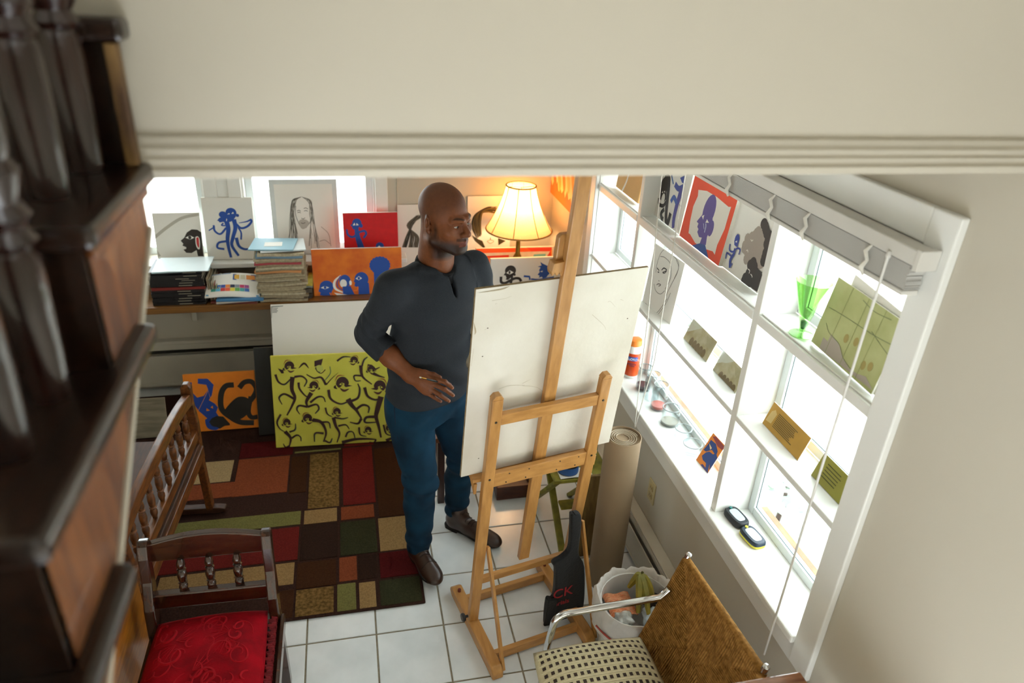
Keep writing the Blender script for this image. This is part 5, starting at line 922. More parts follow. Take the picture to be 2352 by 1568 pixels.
# puck lights
def puck(px, body, base, lab, rot):
    c = V3(px[0], px[1], SZ0); t = thing('puck_light', lab, 'lamp', c); R = Matrix.Rotation(rot, 3, 'Z')
    def ring(w, l, z, n=32): 
        out = []
        for j in range(n):
            a = 2*math.pi*j/n; ca, sa = math.cos(a), math.sin(a); q = R@Vector((w*math.copysign(abs(ca)**.55, ca), l*math.copysign(abs(sa)**.55, sa), 0)); out.append(c+V3(q.x, q.y, z))
        return out
    def stack(rs): 
        v = [p for r_ in rs for p in ring(*r_)]; k = len(rs); n = 32
        return MB().add(v, [(i*n+j, i*n+(j+1) % n, (i+1)*n+(j+1) % n, (i+1)*n+j) for i in range(k-1) for j in range(n)]+[tuple(range(n)), tuple((k-1)*n+j for j in range(n))])
    stack([(.026, .046, 0), (.031, .051, .005), (.031, .051, .013)]).build('lower_shell', base, t, smooth=40); stack([(.031, .051, .0135), (.030, .050, .022), (.026, .046, .027)]).build('upper_shell', body, t, smooth=40); stack([(.019, .034, .0272), (.018, .033, .0285)]).build('lens', pm('frosted_lens', 'b9c6cc', rough=.2, noise=(30, .15)), t, smooth=40)
    q = R@Vector((0, .041, 0)); MB().lathe(c+V3(q.x, q.y, .0265), [(.006, 0), (.006, .003), (.004, .004)], 14).build('switch', base if base is not body else pm('teal_button', '2f7a74', rough=.5, noise=(10, .1)), t)
m_pk = pm('black_rubber', '20262b', rough=.5, noise=(30, .2)); puck((1.355, 1.846), m_pk, m_pk, 'black puck light with teal button on the sill', .12); puck((1.362, 1.738), pm('blue_black_shell', '1f3140', rough=.4, noise=(30, .2)), pm('yellow_shell', 'd9cf3a', rough=.45, noise=(20, .1)), 'puck light with yellow base on the sill', .12)
# green goblet
gc = atz(1836, 768, SH1); gc[0] = 1.345; gb = thing('green_goblet', 'bubbled green glass goblet in the nearest top window bay', 'goblet', gc)
m_gg = bpy.data.materials.new('green_glass'); m_gg.use_nodes = True; nt = m_gg.node_tree; nt.nodes.clear()
o_ = nt.nodes.new('ShaderNodeOutputMaterial'); mx = nt.nodes.new('ShaderNodeMixShader'); tr = nt.nodes.new('ShaderNodeBsdfTransparent'); gl = nt.nodes.new('ShaderNodeBsdfGlossy'); lw = nt.nodes.new('ShaderNodeLayerWeight'); lw.inputs['Blend'].default_value = .25
wv_ = nt.nodes.new('ShaderNodeTexNoise'); wv_.inputs['Scale'].default_value = 55; wv_.inputs['Distortion'].default_value = 2; cr = nt.nodes.new('ShaderNodeValToRGB'); cr.color_ramp.elements[0].color = (.50, .80, .36, 1); cr.color_ramp.elements[1].color = (.90, .98, .82, 1); nt.links.new(wv_.outputs['Fac'], cr.inputs['Fac'])
nt.links.new(cr.outputs['Color'], tr.inputs['Color']); gl.inputs['Roughness'].default_value = .04; gl.inputs['Color'].default_value = (.75, .9, .7, 1)
nt.links.new(lw.outputs['Facing'], mx.inputs[0]); nt.links.new(tr.outputs[0], mx.inputs[1]); nt.links.new(gl.outputs[0], mx.inputs[2]); nt.links.new(mx.outputs[0], o_.inputs['Surface'])
MB().lathe(gc, [(.036, 0), (.037, .003), (.02, .006), (.008, .009), (.008, .012)], 32).build('foot', m_gg, gb, smooth=True)
MB().lathe(gc+V3(0, 0, .012), [(.008, 0), (.011, .012), (.014, .03), (.024, .065), (.039, .115), (.054, .165), (.0525, .165), (.037, .113), (.022, .066), (.010, .045), (.001, .043)], 36).build('bowl', m_gg, gb, smooth=True)
MB().lathe(gc+V3(0, 0, .02), [(.006, 0), (.0095, .012), (.0105, .025), (.004, .028)], 20).build('solid_stem', pm('dense_green_glass', '0f7a34', rough=.08, noise=(30, .4)), gb, smooth=True)
# venetian blind drawn up
BX0, BX1, BY0, BY1 = 1.232, 1.277, 1.285, 3.48
vb = thing('venetian_blind', 'white venetian blind drawn up at the top of the window', 'blind', (1.255, 2.4, 1.90))
m_bl = pm('white_slat', 'd3d0c8', rough=.4, noise=(6, .05)); m_slat = pm('slat_grey_white', 'c2c0ba', rough=.45, noise=(4, .05))
MB().bb((BX0-.004, BY0-.012, 1.962), (BX1, BY1, 2.000)).build('head_rail', m_bl, vb, bevel=.003)
MB().bb((BX1-.001, 1.325, 1.986), (1.335, 3.545, 1.9985)).build('slit_filler', m_bl, vb); MB().bb((BX0-.008, BY0-.028, 1.955), (BX1, BY0-.012, 2.004)).build('end_bracket', m_bl, vb, bevel=.002); MB().bb((BX0-.008, BY1, 1.955), (BX1, BY1+.016, 2.004)).build('end_bracket', m_bl, vb, bevel=.002)  # first strip is added to block the bright slit behind the head rail
sl = MB()
for i in range(20):
    zz_ = 1.958-.0029*i; y_ = rnd.uniform(-.003, .003); sl.bb((BX0, BY0+y_, zz_-.0011), (BX1-.002, BY1+y_, zz_+.0011))
sl.build('slat_stack', m_slat, vb)['kind'] = 'stuff'
MB().bb((BX0-.001, BY0, 1.886), (BX1-.002, BY1, 1.898)).build('bottom_rail', m_bl, vb, bevel=.002)
for y in (1.42, 1.68, 1.86, 2.12, 2.6, 3.1): MB().tube([V3(BX0-.001, y, 1.962), V3(BX0-.009, y+.006, 1.945), V3(BX0-.006, y-.004, 1.925), V3(BX0-.011, y+.004, 1.905), V3(BX0-.003, y, 1.884)], [.003, .006, .005, .007, .003], 6).build('ladder_cord', pm('cotton_cord', 'dcd8cc', rough=.9, noise=(60, .1)), vb, smooth=True)
MB().tube([V3(1.225, 1.352, 1.965), V3(1.222, 1.357, 1.4), V3(1.222, 1.362, .60)], .0035, 8).build('tilt_wand', pm('clear_wand', 'dfddd6', rough=.25, noise=(9, .05)), vb, smooth=True)
MB().lathe(V3(1.225, 1.352, 1.955), [(.005, 0), (.006, .006), (.004, .016)], 10).build('wand_hook', m_bl, vb)
for a, b in (((1.228, 2.665, 1.955), (1.226, 2.58, 1.22)), ((1.228, 2.445, 1.955), (1.226, 2.455, 1.08)), ((1.226, 2.58, 1.22), (1.228, 2.555, .68)), ((1.226, 2.455, 1.08), (1.228, 2.55, .68))): MB().tube([a, b], .0021, 6).build('lift_cord', pm('cotton_cord', 'dcd8cc'), vb, smooth=True)
# shrub outside the nearest bay
sb = thing('garden_shrub', 'pale leafy shrub outside the nearest window bay', 'shrub', (2.4, 2.9, -.4))
r_ = random.Random(5); lv, lf = [], []
for i in range(500):
    a, b, cc_ = r_.gauss(0, .25), r_.gauss(0, .3), r_.gauss(.35, .2); an = r_.uniform(0, 6.28); s_ = r_.uniform(.03, .06); o = len(lv); d1 = V3(math.cos(an), math.sin(an), r_.uniform(-.4, .4))*s_; d2 = V3(-math.sin(an), math.cos(an), r_.uniform(-.4, .4))*s_*.5; p = V3(2.4+a, 2.9+b, -.38+max(cc_, .02))
    lv += [p-d1, p+d2, p+d1, p-d2]; lf.append((o, o+1, o+2, o+3))
MB().add(lv, lf).build('foliage', pm('grey_green_leaf', 'b9c6bf', rough=.6, noise=(5, .2)), sb)['kind'] = 'stuff'
MB().tube([(2.4, 2.9, -.4), (2.41, 2.88, -.2), (2.4, 2.9, .0)], [.02, .015, .008], 8).build('stem', m_maple, sb)
# ================================================================== STAIR IN THE FOREGROUND
m_tread = wood('dark_walnut_tread', '2a170d', '190d07', stretch=(16, 2.5, 16), rough=.3, coat=.4); m_panel = wood('walnut_stringer', '8e5629', '5c3016', stretch=(3, 14, 2.2), rough=.38, coat=.3, scale=3); m_bal = wood('dark_baluster', '2f150e', '190a06', stretch=(14, 14, 2.5), rough=.25, coat=.5)
SX = -.30
stair = sempty('staircase', (SX-.4, .6, 1.6), 'dark wooden staircase with turned balusters in the left foreground')
TR = [(2.232, .866), (2.040, .578), (1.848, .290)]       # tread top z, near edge y
slope = lambda y: 2.196+(y-1.241)*.715
def ysl(zq): return 1.241+(zq-2.196)/.715
poly_ = [(YH-.001, 2.205), (.866, 2.205), (.866, 2.013), (.578, 2.013), (.578, 1.82), (.290, 1.82), (.290, 1.62), (.1, 1.62), (.1, slope(.1)), (YH-.001, slope(YH))]
MB().prism(poly_, (SX, 0, 0), (0, 1, 0), (0, 0, 1), (-.03, 0, 0)).build('stringer_panel', m_panel, stair)
st_ = [(.1, slope(.1)), (YH-.001, slope(YH-.001))]
MB().beam((SX-.012, st_[0][0], st_[0][1]), (SX-.012, st_[1][0], st_[1][1]), .034, .010, V3(1, 0, 0)).build('plaster_edge', m_wall, stair, bevel=.002)
for i, (zt2, yn) in enumerate(TR):
    yf = min(YH-.002, ysl(zt2-.03)+.02)
    MB().bb((SX-.9, yn-.03, zt2-.03), (SX+.024, yf, zt2)).build('tread', m_tread, stair, bevel=.010, seg=3)
    MB().bb((SX-.9, yn-.004, zt2-.22), (SX-.0, yn+.012, zt2-.031)).build('riser', m_tread, stair)
    MB().bb((SX+.0005, yn+.0, zt2-.048), (SX+.012, yf-.01, zt2-.031)).build('cove_moulding', m_panel, stair, bevel=.003)
def baluster(x, y, zb, h=.9, r=.026):
    pr = [(0, .85), (.12, 1.0), (.19, 1.0), (.20, .8), (.21, 1.12), (.225, .8), (.24, 1.12), (.255, .8), (.27, .95), (.29, 1.1), (.305, .8), (.33, .95), (.42, 1.0), (.55, .86), (.68, .66), (.72, .95), (.74, .66), (.77, 1.05), (.8, .66), (.85, .9), (1, .8)]
    o = MB().tube([(x, y, zb+h*t) for t, _ in pr], [r*k for _, k in pr], 14).build('baluster', m_bal, stair, smooth=35); return o
for x, y, i in ((-.347, 1.085, 0), (-.352, .955, 0), (-.348, .805, 1), (-.350, .690, 1), (-.350, .47, 2)): baluster(x, y, TR[i][0]+.0005)
MB().bb((SX-.9, YH-.02, TR[0][0]+.0005), (SX+.004, YH-.002, TR[0][0]+.165)).build('riser', m_tread, stair); MB().bb((SX-.9, YH-.05, TR[0][0]+.165), (SX+.024, YH-.002, TR[0][0]+.195)).build('tread', m_tread, stair, bevel=.008)
MB().bb((SX-.004, YH-.045, TR[0][0]+.0005), (SX+.012, YH-.02, TR[0][0]+.164)).build('stringer_end', wood('worn_stringer_end', '8a6a3c', '4a3018', stretch=(10, 10, 3), rough=.6, coat=0), stair, bevel=.003)

# ================================================================== THE MAN (signed-distance modelling, meshed with surface nets)
class Field:
    def __init__(s, lo, hi, h):
        s.h = h; s.lo = np.array(lo, float); s.n = np.ceil((np.array(hi, float)-s.lo)/h).astype(int)+1
        s.D = np.full(s.n, .2, np.float32); s.ax = [s.lo[i]+h*np.arange(s.n[i]) for i in range(3)]
    def sub(s, lo, hi, m):
        i0 = np.clip(np.floor((np.minimum(lo, hi)-m-s.lo)/s.h).astype(int), 0, s.n); i1 = np.clip(np.ceil((np.maximum(lo, hi)+m-s.lo)/s.h).astype(int)+1, 0, s.n)
        sl = tuple(slice(a, b) for a, b in zip(i0, i1)); X = np.ix_(*[s.ax[k][sl[k]] for k in range(3)]); return sl, X
    def apply(s, sl, d, k, mode):
        if d.size == 0: return s
        A = s.D[sl]
        if mode == '+':
            h = np.clip(.5+.5*(A-d)/k, 0, 1); s.D[sl] = A*(1-h)+d*h-k*h*(1-h)
        elif mode == '-':
            h = np.clip(.5-.5*(A+d)/k, 0, 1); s.D[sl] = A*(1-h)+(-d)*h+k*h*(1-h)
        return s
    def cone(s, a, b, ra, rb, k=.01, mode='+', cut=None):
        a = np.array(a, float); b = np.array(b, float); sl, X = s.sub(np.minimum(a, b), np.maximum(a, b), max(ra, rb)+k+4*s.h)
        ab = b-a; L2 = ab@ab; t = np.clip(((X[0]-a[0])*ab[0]+(X[1]-a[1])*ab[1]+(X[2]-a[2])*ab[2])/L2, 0, 1)
        d = np.sqrt((X[0]-a[0]-t*ab[0])**2+(X[1]-a[1]-t*ab[1])**2+(X[2]-a[2]-t*ab[2])**2)-(ra+(rb-ra)*t)
        if cut is not None: d = np.maximum(d, (X[0]-cut[0][0])*cut[1][0]+(X[1]-cut[0][1])*cut[1][1]+(X[2]-cut[0][2])*cut[1][2])
        return s.apply(sl, d.astype(np.float32), k, mode)
    def chain(s, pts, rs, k=.006):
        for i in range(len(pts)-1): s.cone(pts[i], pts[i+1], rs[i], rs[i+1], k)
        return s
    def ell(s, c, r, R=None, k=.01, mode='+'):
        c = np.array(c, float); r = np.array(r, float); R = np.eye(3) if R is None else np.array(R); m = r.max()
        sl, X = s.sub(c, c, m+k+4*s.h); q = [(X[0]-c[0])*R[i][0]+(X[1]-c[1])*R[i][1]+(X[2]-c[2])*R[i][2] for i in range(3)]
        k0 = np.sqrt(sum((q[i]/r[i])**2 for i in range(3))); k1 = np.sqrt(sum((q[i]/r[i]**2)**2 for i in range(3)))+1e-9
        return s.apply(sl, (k0*(k0-1)/k1).astype(np.float32), k, mode)
    def loft(s, rows, l, f, k=.02, p=2.3):
        """rows: z, cx, cy, half width along l, half depth along f"""
        R = np.array(rows, float); m = R[:, 3].max()+.06; lo = (R[:, 1].min(), R[:, 2].min(), R[0, 0]); hi = (R[:, 1].max(), R[:, 2].max(), R[-1, 0])
        sl, X = s.sub(np.array(lo), np.array(hi), m); z = X[2]; I = lambda j: np.interp(z, R[:, 0], R[:, j])
        dx, dy = X[0]-I(1), X[1]-I(2); a = dx*l[0]+dy*l[1]; b = dx*f[0]+dy*f[1]; A, B = I(3), I(4)
        rr = (np.abs(a/A)**p+np.abs(b/B)**p)**(1/p); d = (rr-1)*np.minimum(A, B); dz = np.maximum(R[0, 0]-z, z-R[-1, 0])
        d = np.where(dz > 0, np.sqrt(np.maximum(d, 0)**2+dz**2), np.maximum(d, dz)); return s.apply(sl, d.astype(np.float32), k, '+')
    def halfspace(s, p, n, k=.002):
        n = nrmz(n); d = (s.ax[0][:, None, None]-p[0])*n[0]+(s.ax[1][None, :, None]-p[1])*n[1]+(s.ax[2][None, None, :]-p[2])*n[2]
        return s.apply((slice(None),)*3, d.astype(np.float32), k, '-')      # removes where d<0
    def grid(s): return np.meshgrid(*s.ax, indexing='ij', sparse=True)
    def mesh(s):
        D = s.D; S = D < 0; c = [S[:-1, :-1, :-1], S[1:, :-1, :-1], S[:-1, 1:, :-1], S[1:, 1:, :-1], S[:-1, :-1, 1:], S[1:, :-1, 1:], S[:-1, 1:, 1:], S[1:, 1:, 1:]]
        n = sum(x.astype(np.int8) for x in c); I, J, K = np.nonzero((n > 0) & (n < 8)); idx = np.full(n.shape, -1, np.int32); idx[I, J, K] = np.arange(len(I))
        off = [(a, b, d) for d in (0, 1) for b in (0, 1) for a in (0, 1)]; v = np.stack([D[I+a, J+b, K+d] for a, b, d in off], 1).astype(float)
        acc = np.zeros((len(I), 3)); cnt = np.zeros(len(I))
        for p in range(8):
            for q in range(p+1, 8):
                df = np.array(off[q])-np.array(off[p])
                if np.abs(df).sum() != 1: continue
                m = (v[:, p] < 0) != (v[:, q] < 0); t = v[m, p]/(v[m, p]-v[m, q]); acc[m] += np.array(off[p])+t[:, None]*df; cnt[m] += 1
        P_ = (np.stack([I, J, K], 1)+acc/cnt[:, None])*s.h+s.lo; Q = []
        for ax in range(3):
            A = S if ax == 0 else S; sl0 = [slice(None)]*3; sl1 = [slice(None)]*3; sl0[ax] = slice(0, -1); sl1[ax] = slice(1, None)
            a, b = S[tuple(sl0)], S[tuple(sl1)]; i = np.nonzero(a != b); e = np.stack(i, 1); u_, w_ = [(1, 2), (2, 0), (0, 1)][ax]
            ok = (e[:, u_] > 0) & (e[:, w_] > 0) & (e[:, u_] < idx.shape[u_]) & (e[:, w_] < idx.shape[w_]); e = e[ok]; flip = a[i][ok]
            def g(du, dw): k = e.copy(); k[:, u_] -= du; k[:, w_] -= dw; return idx[k[:, 0], k[:, 1], k[:, 2]]
            q = np.stack([g(1, 1), g(0, 1), g(0, 0), g(1, 0)], 1); q[~flip] = q[~flip][:, ::-1]; Q.append(q[(q >= 0).all(1)])
        return P_, np.concatenate(Q)
def sdf_obj(name, meshes, mat, parent, cols=None):
    V_, F_, o = [], [], 0
    for P_, Q in meshes: V_.append(P_); F_.append(Q+o); o += len(P_)
    V_ = np.concatenate(V_); F_ = np.concatenate(F_); me = bpy.data.meshes.new(name); off = np.array(parent_loc(parent))
    me.from_pydata((V_-off).tolist(), [], F_.tolist()); me.polygons.foreach_set('use_smooth', [True]*len(me.polygons)); me.materials.append(mat)
    if cols is not None:
        at = me.color_attributes.new('Col', 'FLOAT_COLOR', 'POINT'); c = cols(V_); at.data.foreach_set('color', np.concatenate([c, np.ones((len(c), 1))], 1).astype(np.float32).ravel())
    ob = bpy.data.objects.new(name, me); COL.objects.link(ob); ob.parent = parent; return ob

PHI = math.radians(30); tf = V3(math.sin(PHI), -math.cos(PHI), 0); tl = V3(math.cos(PHI), math.sin(PHI), 0); UZ = V3(0, 0, 1)
Nb = V3(.322, 2.632, 1.485); Rs, Re = V3(.152, 2.53, 1.420), V3(.047, 2.605, 1.205); Ls, Le, Lw = V3(.487, 2.722, 1.420), V3(.565, 2.745, 1.17), V3(.63, 2.60, 1.02)
Rw = aty(944, 863, 2.485)
man = thing('person', 'man in a dark henley shirt and blue jeans holding a paintbrush', 'person', (.33, 2.62, 0))
# ---- head
HA = math.radians(40); hf = V3(math.sin(HA), -math.cos(HA), 0); hl = V3(math.cos(HA), math.sin(HA), 0); hp = math.radians(-2); hf2 = hf*math.cos(hp)+UZ*math.sin(hp); hu = np.cross(hl, hf2); hu = hu if hu[2] > 0 else -hu
HC = V3(.350, 2.575, 1.688); RH = np.stack([hl, hf2, hu])
def HP(x, y, z): return HC+hl*x+hf2*y+hu*z
F1 = Field((.18, 2.42, 1.40), (.53, 2.80, 1.84), .0023)
F1.ell(HP(0, -.018, .036), (.0775, .098, .087), RH, .02).ell(HP(0, .018, -.035), (.064, .074, .078), RH, .04).ell(HP(0, .048, -.072), (.050, .046, .046), RH, .03).ell(HP(0, .078, -.106), (.022, .018, .017), RH, .025)
for s in (-1, 1):
    F1.ell(HP(s*.047, .060, -.032), (.022, .024, .020), RH, .025); F1.cone(HP(s*.062, .0, -.075), HP(s*.02, .072, -.108), .020, .014, .025)
    F1.cone(HP(s*.012, .095, .016), HP(s*.046, .076, .014), .0095, .008, .016)
    F1.ell(HP(s*.031, .098, -.010), (.018, .013, .0115), RH, .010, '-')
F1.cone(HP(0, .086, .006), HP(0, .113, -.034), .0075, .0115, .012).ell(HP(0, .112, -.040), (.0125, .011, .0095), RH, .008)
for s in (-1, 1):
    F1.ell(HP(s*.0135, .101, -.043), (.0085, .011, .008), RH, .006); F1.ell(HP(s*.0065, .108, -.051), (.0038, .006, .003), RH, .003, '-')
    EY = HP(s*.0315, .0765, -.009); F1.ell(EY, (.0148, .0148, .0142), RH, .003); F1.ell(EY+hf2*.012+hu*(-.0005), (.0128, .012, .0037), RH, .0022, '-')
    F1.cone(HP(s*.018, .097, -.0005), HP(s*.046, .082, .0005), .0032, .0026, .005)
F1.ell(HP(0, .088, -.072), (.026, .014, .016), RH, .012)
for a, b, r in ((-.023, 0, .0052), (.023, 0, .0052)): F1.cone(HP(a, .088, -.072), HP(b, .101, -.0675), r*.7, r, .004)
F1.cone(HP(-.019, .090, -.080), HP(0, .100, -.081), .004, .0068, .004).cone(HP(.019, .090, -.080), HP(0, .100, -.081), .004, .0068, .004)
F1.cone(HP(-.024, .098, -.0745), HP(0, .109, -.0742), .0016, .0018, .002, '-').cone(HP(.024, .098, -.0745), HP(0, .109, -.0742), .0016, .0018, .002, '-')
for s in (-1, 1):
    ea = nrmz(hl*s*.9-hf2*.45); eb = nrmz(np.cross(hu, ea)); RE = np.stack([ea, eb, hu])
    F1.ell(HP(s*.081, -.016, -.014), (.0075, .020, .033), RE, .007).ell(HP(s*.088, -.010, -.010), (.006, .011, .018), RE, .004, '-').ell(HP(s*.079, -.004, -.022), (.006, .006, .008), RE, .004).ell(HP(s*.079, -.008, -.042), (.007, .010, .009), RE, .005)
F1.cone(HP(0, -.032, -.06), Nb+V3(0, .01, -.05), .060, .068, .03).cone(HP(0, -.05, -.03), Nb+V3(-.01, .035, -.03), .045, .06, .03).cone(HP(.03, -.02, -.10), Nb+tf*.034+tl*.02+V3(0, 0, -.04), .02, .02, .03).cone(HP(-.045, -.02, -.09), Nb+tf*.036-tl*.0+V3(0, 0, -.03), .02, .02, .03)
F1.ell(Nb+V3(0, 0, -.07), (.09, .055, .04), np.stack([tl, tf, UZ]), .02)
# ---- forearm and hand
def hpx(x, y, Y): return aty(x, y, Y)
MC = [hpx(1001, 871, 2.428), hpx(995, 881, 2.424), hpx(988, 892, 2.426), hpx(979, 901, 2.434)]
PI_ = [hpx(1022, 877, 2.405), hpx(1021, 893, 2.400), hpx(1011, 907, 2.404), hpx(997, 912, 2.416)]
DI = [hpx(1032, 884, 2.408), hpx(1033, 902, 2.406), hpx(1024, 916, 2.410), hpx(1007, 918.5, 2.420)]
TI = [hpx(1038.5, 890.5, 2.418), hpx(1040.5, 907.5, 2.418), hpx(1031, 920.5, 2.422), hpx(1012.5, 921.5, 2.428)]
lo = np.minimum(Re, Rw)-.09; hi = np.maximum.reduce([Re, Rw]+TI)+.07; F2 = Field((-.02, 2.36, .86), (.44, 2.68, 1.27), .0022)
fa = Re*.0+Rw; F2.cone(Re, Re+(Rw-Re)*.35, .034, .041, .02).cone(Re+(Rw-Re)*.35, Re+(Rw-Re)*.55, .041, .0415, .02).cone(Re+(Rw-Re)*.55, Rw, .0415, .0285, .02)
hd = nrmz((MC[1]+MC[2])/2-Rw); hw_ = nrmz(MC[0]-MC[3]); hn = nrmz(np.cross(hd, hw_)); RHn = np.stack([hd, hw_, hn])
F2.ell((Rw*.45+(MC[1]+MC[2])/2*.55), (.056, .040, .019), RHn, .016).cone(Rw, (Rw+(MC[1]+MC[2])/2)/2, .027, .022, .02)
for j in range(4):
    r = (.0098, .0100, .0094, .0082)[j]; F2.cone(Rw+(MC[j]-Rw)*.45, MC[j], .012, r*1.12, .012); F2.chain([MC[j], PI_[j], DI[j], TI[j]], [r*1.1, r*.98, r*.88, r*.76], .003); F2.ell(PI_[j], (r*1.05,)*3, None, .003)
THp = [Rw+hd*.02+hw_*.015, hpx(975, 857, 2.468), hpx(996, 861, 2.458), hpx(1010, 867, 2.448)]; F2.chain(THp, [.017, .0135, .0105, .009], .008)
# ---- left forearm and hand (mostly behind the board)
F3 = Field((.50, 2.50, .86), (.74, 2.84, 1.27), .004); F3.cone(Le, Lw, .048, .030, .02); ld_ = nrmz(Lw-Le); lw_ = nrmz(np.cross(ld_, UZ)); F3.ell(Lw+ld_*.05, (.05, .036, .02), np.stack([ld_, lw_, np.cross(ld_, lw_)]), .015)
for j in range(4): a = Lw+ld_*.09+lw_*(.027-.018*j); F3.chain([a, a+ld_*.035-UZ*.004, a+ld_*.055-UZ*.018, a+ld_*.062-UZ*.036], [.0095, .009, .0085, .0075], .004)
F3.chain([Lw+ld_*.02+lw_*.02, Lw+ld_*.05+lw_*.05, Lw+ld_*.08+lw_*.055], [.015, .011, .009], .008)
# ---- trunk and legs under the clothes
HR, KR, AR = V3(.205, 2.630, .87), V3(.243, 2.548, .49), V3(.233, 2.555, .09); HL_, KL, AL = V3(.372, 2.705, .87), V3(.455, 2.685, .49), V3(.440, 2.775, .09)
trows = lambda e: [(.86, .29, 2.66, .170+e, .123+e), (.95, .288, 2.655, .167+e, .122+e), (1.05, .294, 2.648, .154+e, .124+e), (1.15, .302, 2.640, .154+e, .124+e), (1.25, .310, 2.632, .162+e, .122+e), (1.34, .312, 2.628, .180+e, .115+e), (1.41, .318, 2.630, .168+e, .095+e), (1.455, .322, 2.634, .11+e, .072+e), (1.475, .322, 2.636, .07+e, .06+e)]
F4 = Field((-.02, 2.40, .04), (.66, 2.90, 1.50), .009); F4.loft(trows(-.012), tl, tf, .02).cone(Rs, Re, .05, .042, .02).cone(Ls, Le, .05, .042, .02)
for h_, k_, a_ in ((HR, KR, AR), (HL_, KL, AL)): F4.cone(h_, k_, .080, .050, .02).chain([k_, (k_+a_)/2+V3(0, .018, .05), a_+V3(0, .004, 0)], [.048, .046, .036], .02)
SK = np.array(lin('7a4627')[:3])
def skin_cols(V_):
    c = np.tile(SK, (len(V_), 1)); q = (V_-HC)@RH.T; x, y, z = q.T; head = (np.linalg.norm(q, axis=1) < .17)
    ss = lambda a, b, t: np.clip((t-a)/(b-a), 0, 1)
    # close beard along jaw, chin and lip, leaving cheeks and lips bare
    jaw = ss(-.028, -.085, z-.35*np.maximum(0, .03-y))*ss(-.030, .005, y)*ss(-.175, -.150, z)
    cheek = ss(-.060, -.082, z-.25*(np.abs(x)-.03)); beard = np.clip(jaw*np.where(y > .03, cheek, 1), 0, 1)
    side = ss(-.004, .012, y)*ss(.030, .018, y)*ss(.02, -.03, z)*(np.abs(x) > .055); beard = np.maximum(beard, side*.8)
    mou = (np.abs(x) < .034)*ss(-.052, -.057, z)*ss(-.068, -.064, z)*(y > .07); beard = np.maximum(beard, mou*.8)
    lips = (np.abs(x) < .024)*ss(-.066, -.069, z)*ss(-.089, -.085, z)*(y > .082); beard = beard*(1-lips)
    beard *= head; c = c*(1-.86*beard[:, None])
    c = c*(1-(lips*head)[:, None])+np.array(lin('6d3a30')[:3])*(lips*head)[:, None]
    scalp = head*ss(.01, .05, z-.55*y+.02)*.38; c = c*(1-scalp[:, None])
    ax_ = np.abs(x); bw = .0042*ss(.052, .034, ax_)*ss(.009, .018, ax_); brow = head*np.clip(1.4-np.abs(z-(.0175+.004*np.sin((ax_-.012)*70)))/np.maximum(bw, 1e-5), 0, 1)*(y > .055)*(ax_ > .01)*(ax_ < .052); c = c*(1-.80*brow[:, None])
    nails = np.zeros(len(V_))
    for j in range(4):
        nc = TI[j]+(np.array(CO)-TI[j])/np.linalg.norm(CO-TI[j])*.006+(TI[j]-DI[j])*.1; nails = np.maximum(nails, np.linalg.norm(V_-nc, axis=1) < .0056)
    c = c*(1-nails[:, None])+np.array(lin('b07a62')[:3])*nails[:, None]; return c
m_skin = pm('brown_skin', 'ffffff', rough=.5, vcol=True, noise=(90, .12), bump=(220, .15), spec=.35)
body = sdf_obj('body', [F1.mesh(), F2.mesh(), F3.mesh(), F4.mesh()], m_skin, man, skin_cols)
for s in (-1, 1):
    EY = HP(s*.0315, .0765, -.009); gz = nrmz(hf2*.92+hl*.32-hu*.04); e_ = MB().lathe(EY, [(.0126*math.sin(math.pi*i/14), -.0126*math.cos(math.pi*i/14)) for i in range(15)], 20).build('eye', pm('eye_white', 'b3a89c', rough=.15, noise=(30, .05)), body, smooth=True)
    R_ = np.stack([nrmz(np.cross(gz, hu)), np.cross(gz, nrmz(np.cross(gz, hu))), gz], 1); MB().lathe(EY, [(.0076, .0104), (.0064, .0115), (.0035, .0126), (.0005, .0130)], 16, R_).build('iris', pm('dark_iris', '1a0f0a', rough=.08, noise=(30, .1)), e_, smooth=True)
# ---- shirt
FS = Field((-.06, 2.42, .84), (.70, 2.90, 1.53), .004); FS.loft(trows(.014), tl, tf, .02)
FS.cone(Nb+tl*-.05+V3(0, 0, -.045), Rs+V3(0, 0, .0), .060, .072, .05).cone(Nb+tl*.05+V3(0, 0, -.045), Ls, .060, .070, .05)
FS.cone(Rs, Rs+(Re-Rs)*.3, .070, .064, .03).cone(Rs+(Re-Rs)*.25, Re, .064, .055, .008).cone(Re, Re+(Rw-Re)*.5, .057, .054, .008, cut=(Re+(Rw-Re)*.43, nrmz(Rw-Re))).cone(Ls, Le, .068, .058, .02).cone(Le, Le+(Lw-Le)*.42, .058, .054, .01)
FS.ell(Nb+tf*.030+V3(0, 0, -.062), (.12, .078, .055), np.stack([tl, tf, UZ]), .03)
FS.ell(V3(.31, 2.60, 1.33), (.17, .12, .10), np.stack([tl, tf, UZ]), .05)
g = FS.grid(); A_ = (g[0]-.3)*tl[0]+(g[1]-2.64)*tl[1]; B_ = (g[0]-.3)*tf[0]+(g[1]-2.64)*tf[1]; Z_ = g[2]
wr_ = np.exp(-((Z_-.99)/.09)**2)*.0060*np.sin(46*Z_+14*A_+3*np.sin(9*A_))+np.exp(-((Z_-1.18)/.12)**2)*.0045*np.sin(34*Z_-22*A_+2*np.sin(7*A_+1))
ta = np.clip(((g[0]-Rs[0])*(Re-Rs)[0]+(g[1]-Rs[1])*(Re-Rs)[1]+(g[2]-Rs[2])*(Re-Rs)[2])/((Re-Rs)@(Re-Rs)), 0, 1.3); arm = (A_ < -.185) & (Z_ > 1.08)
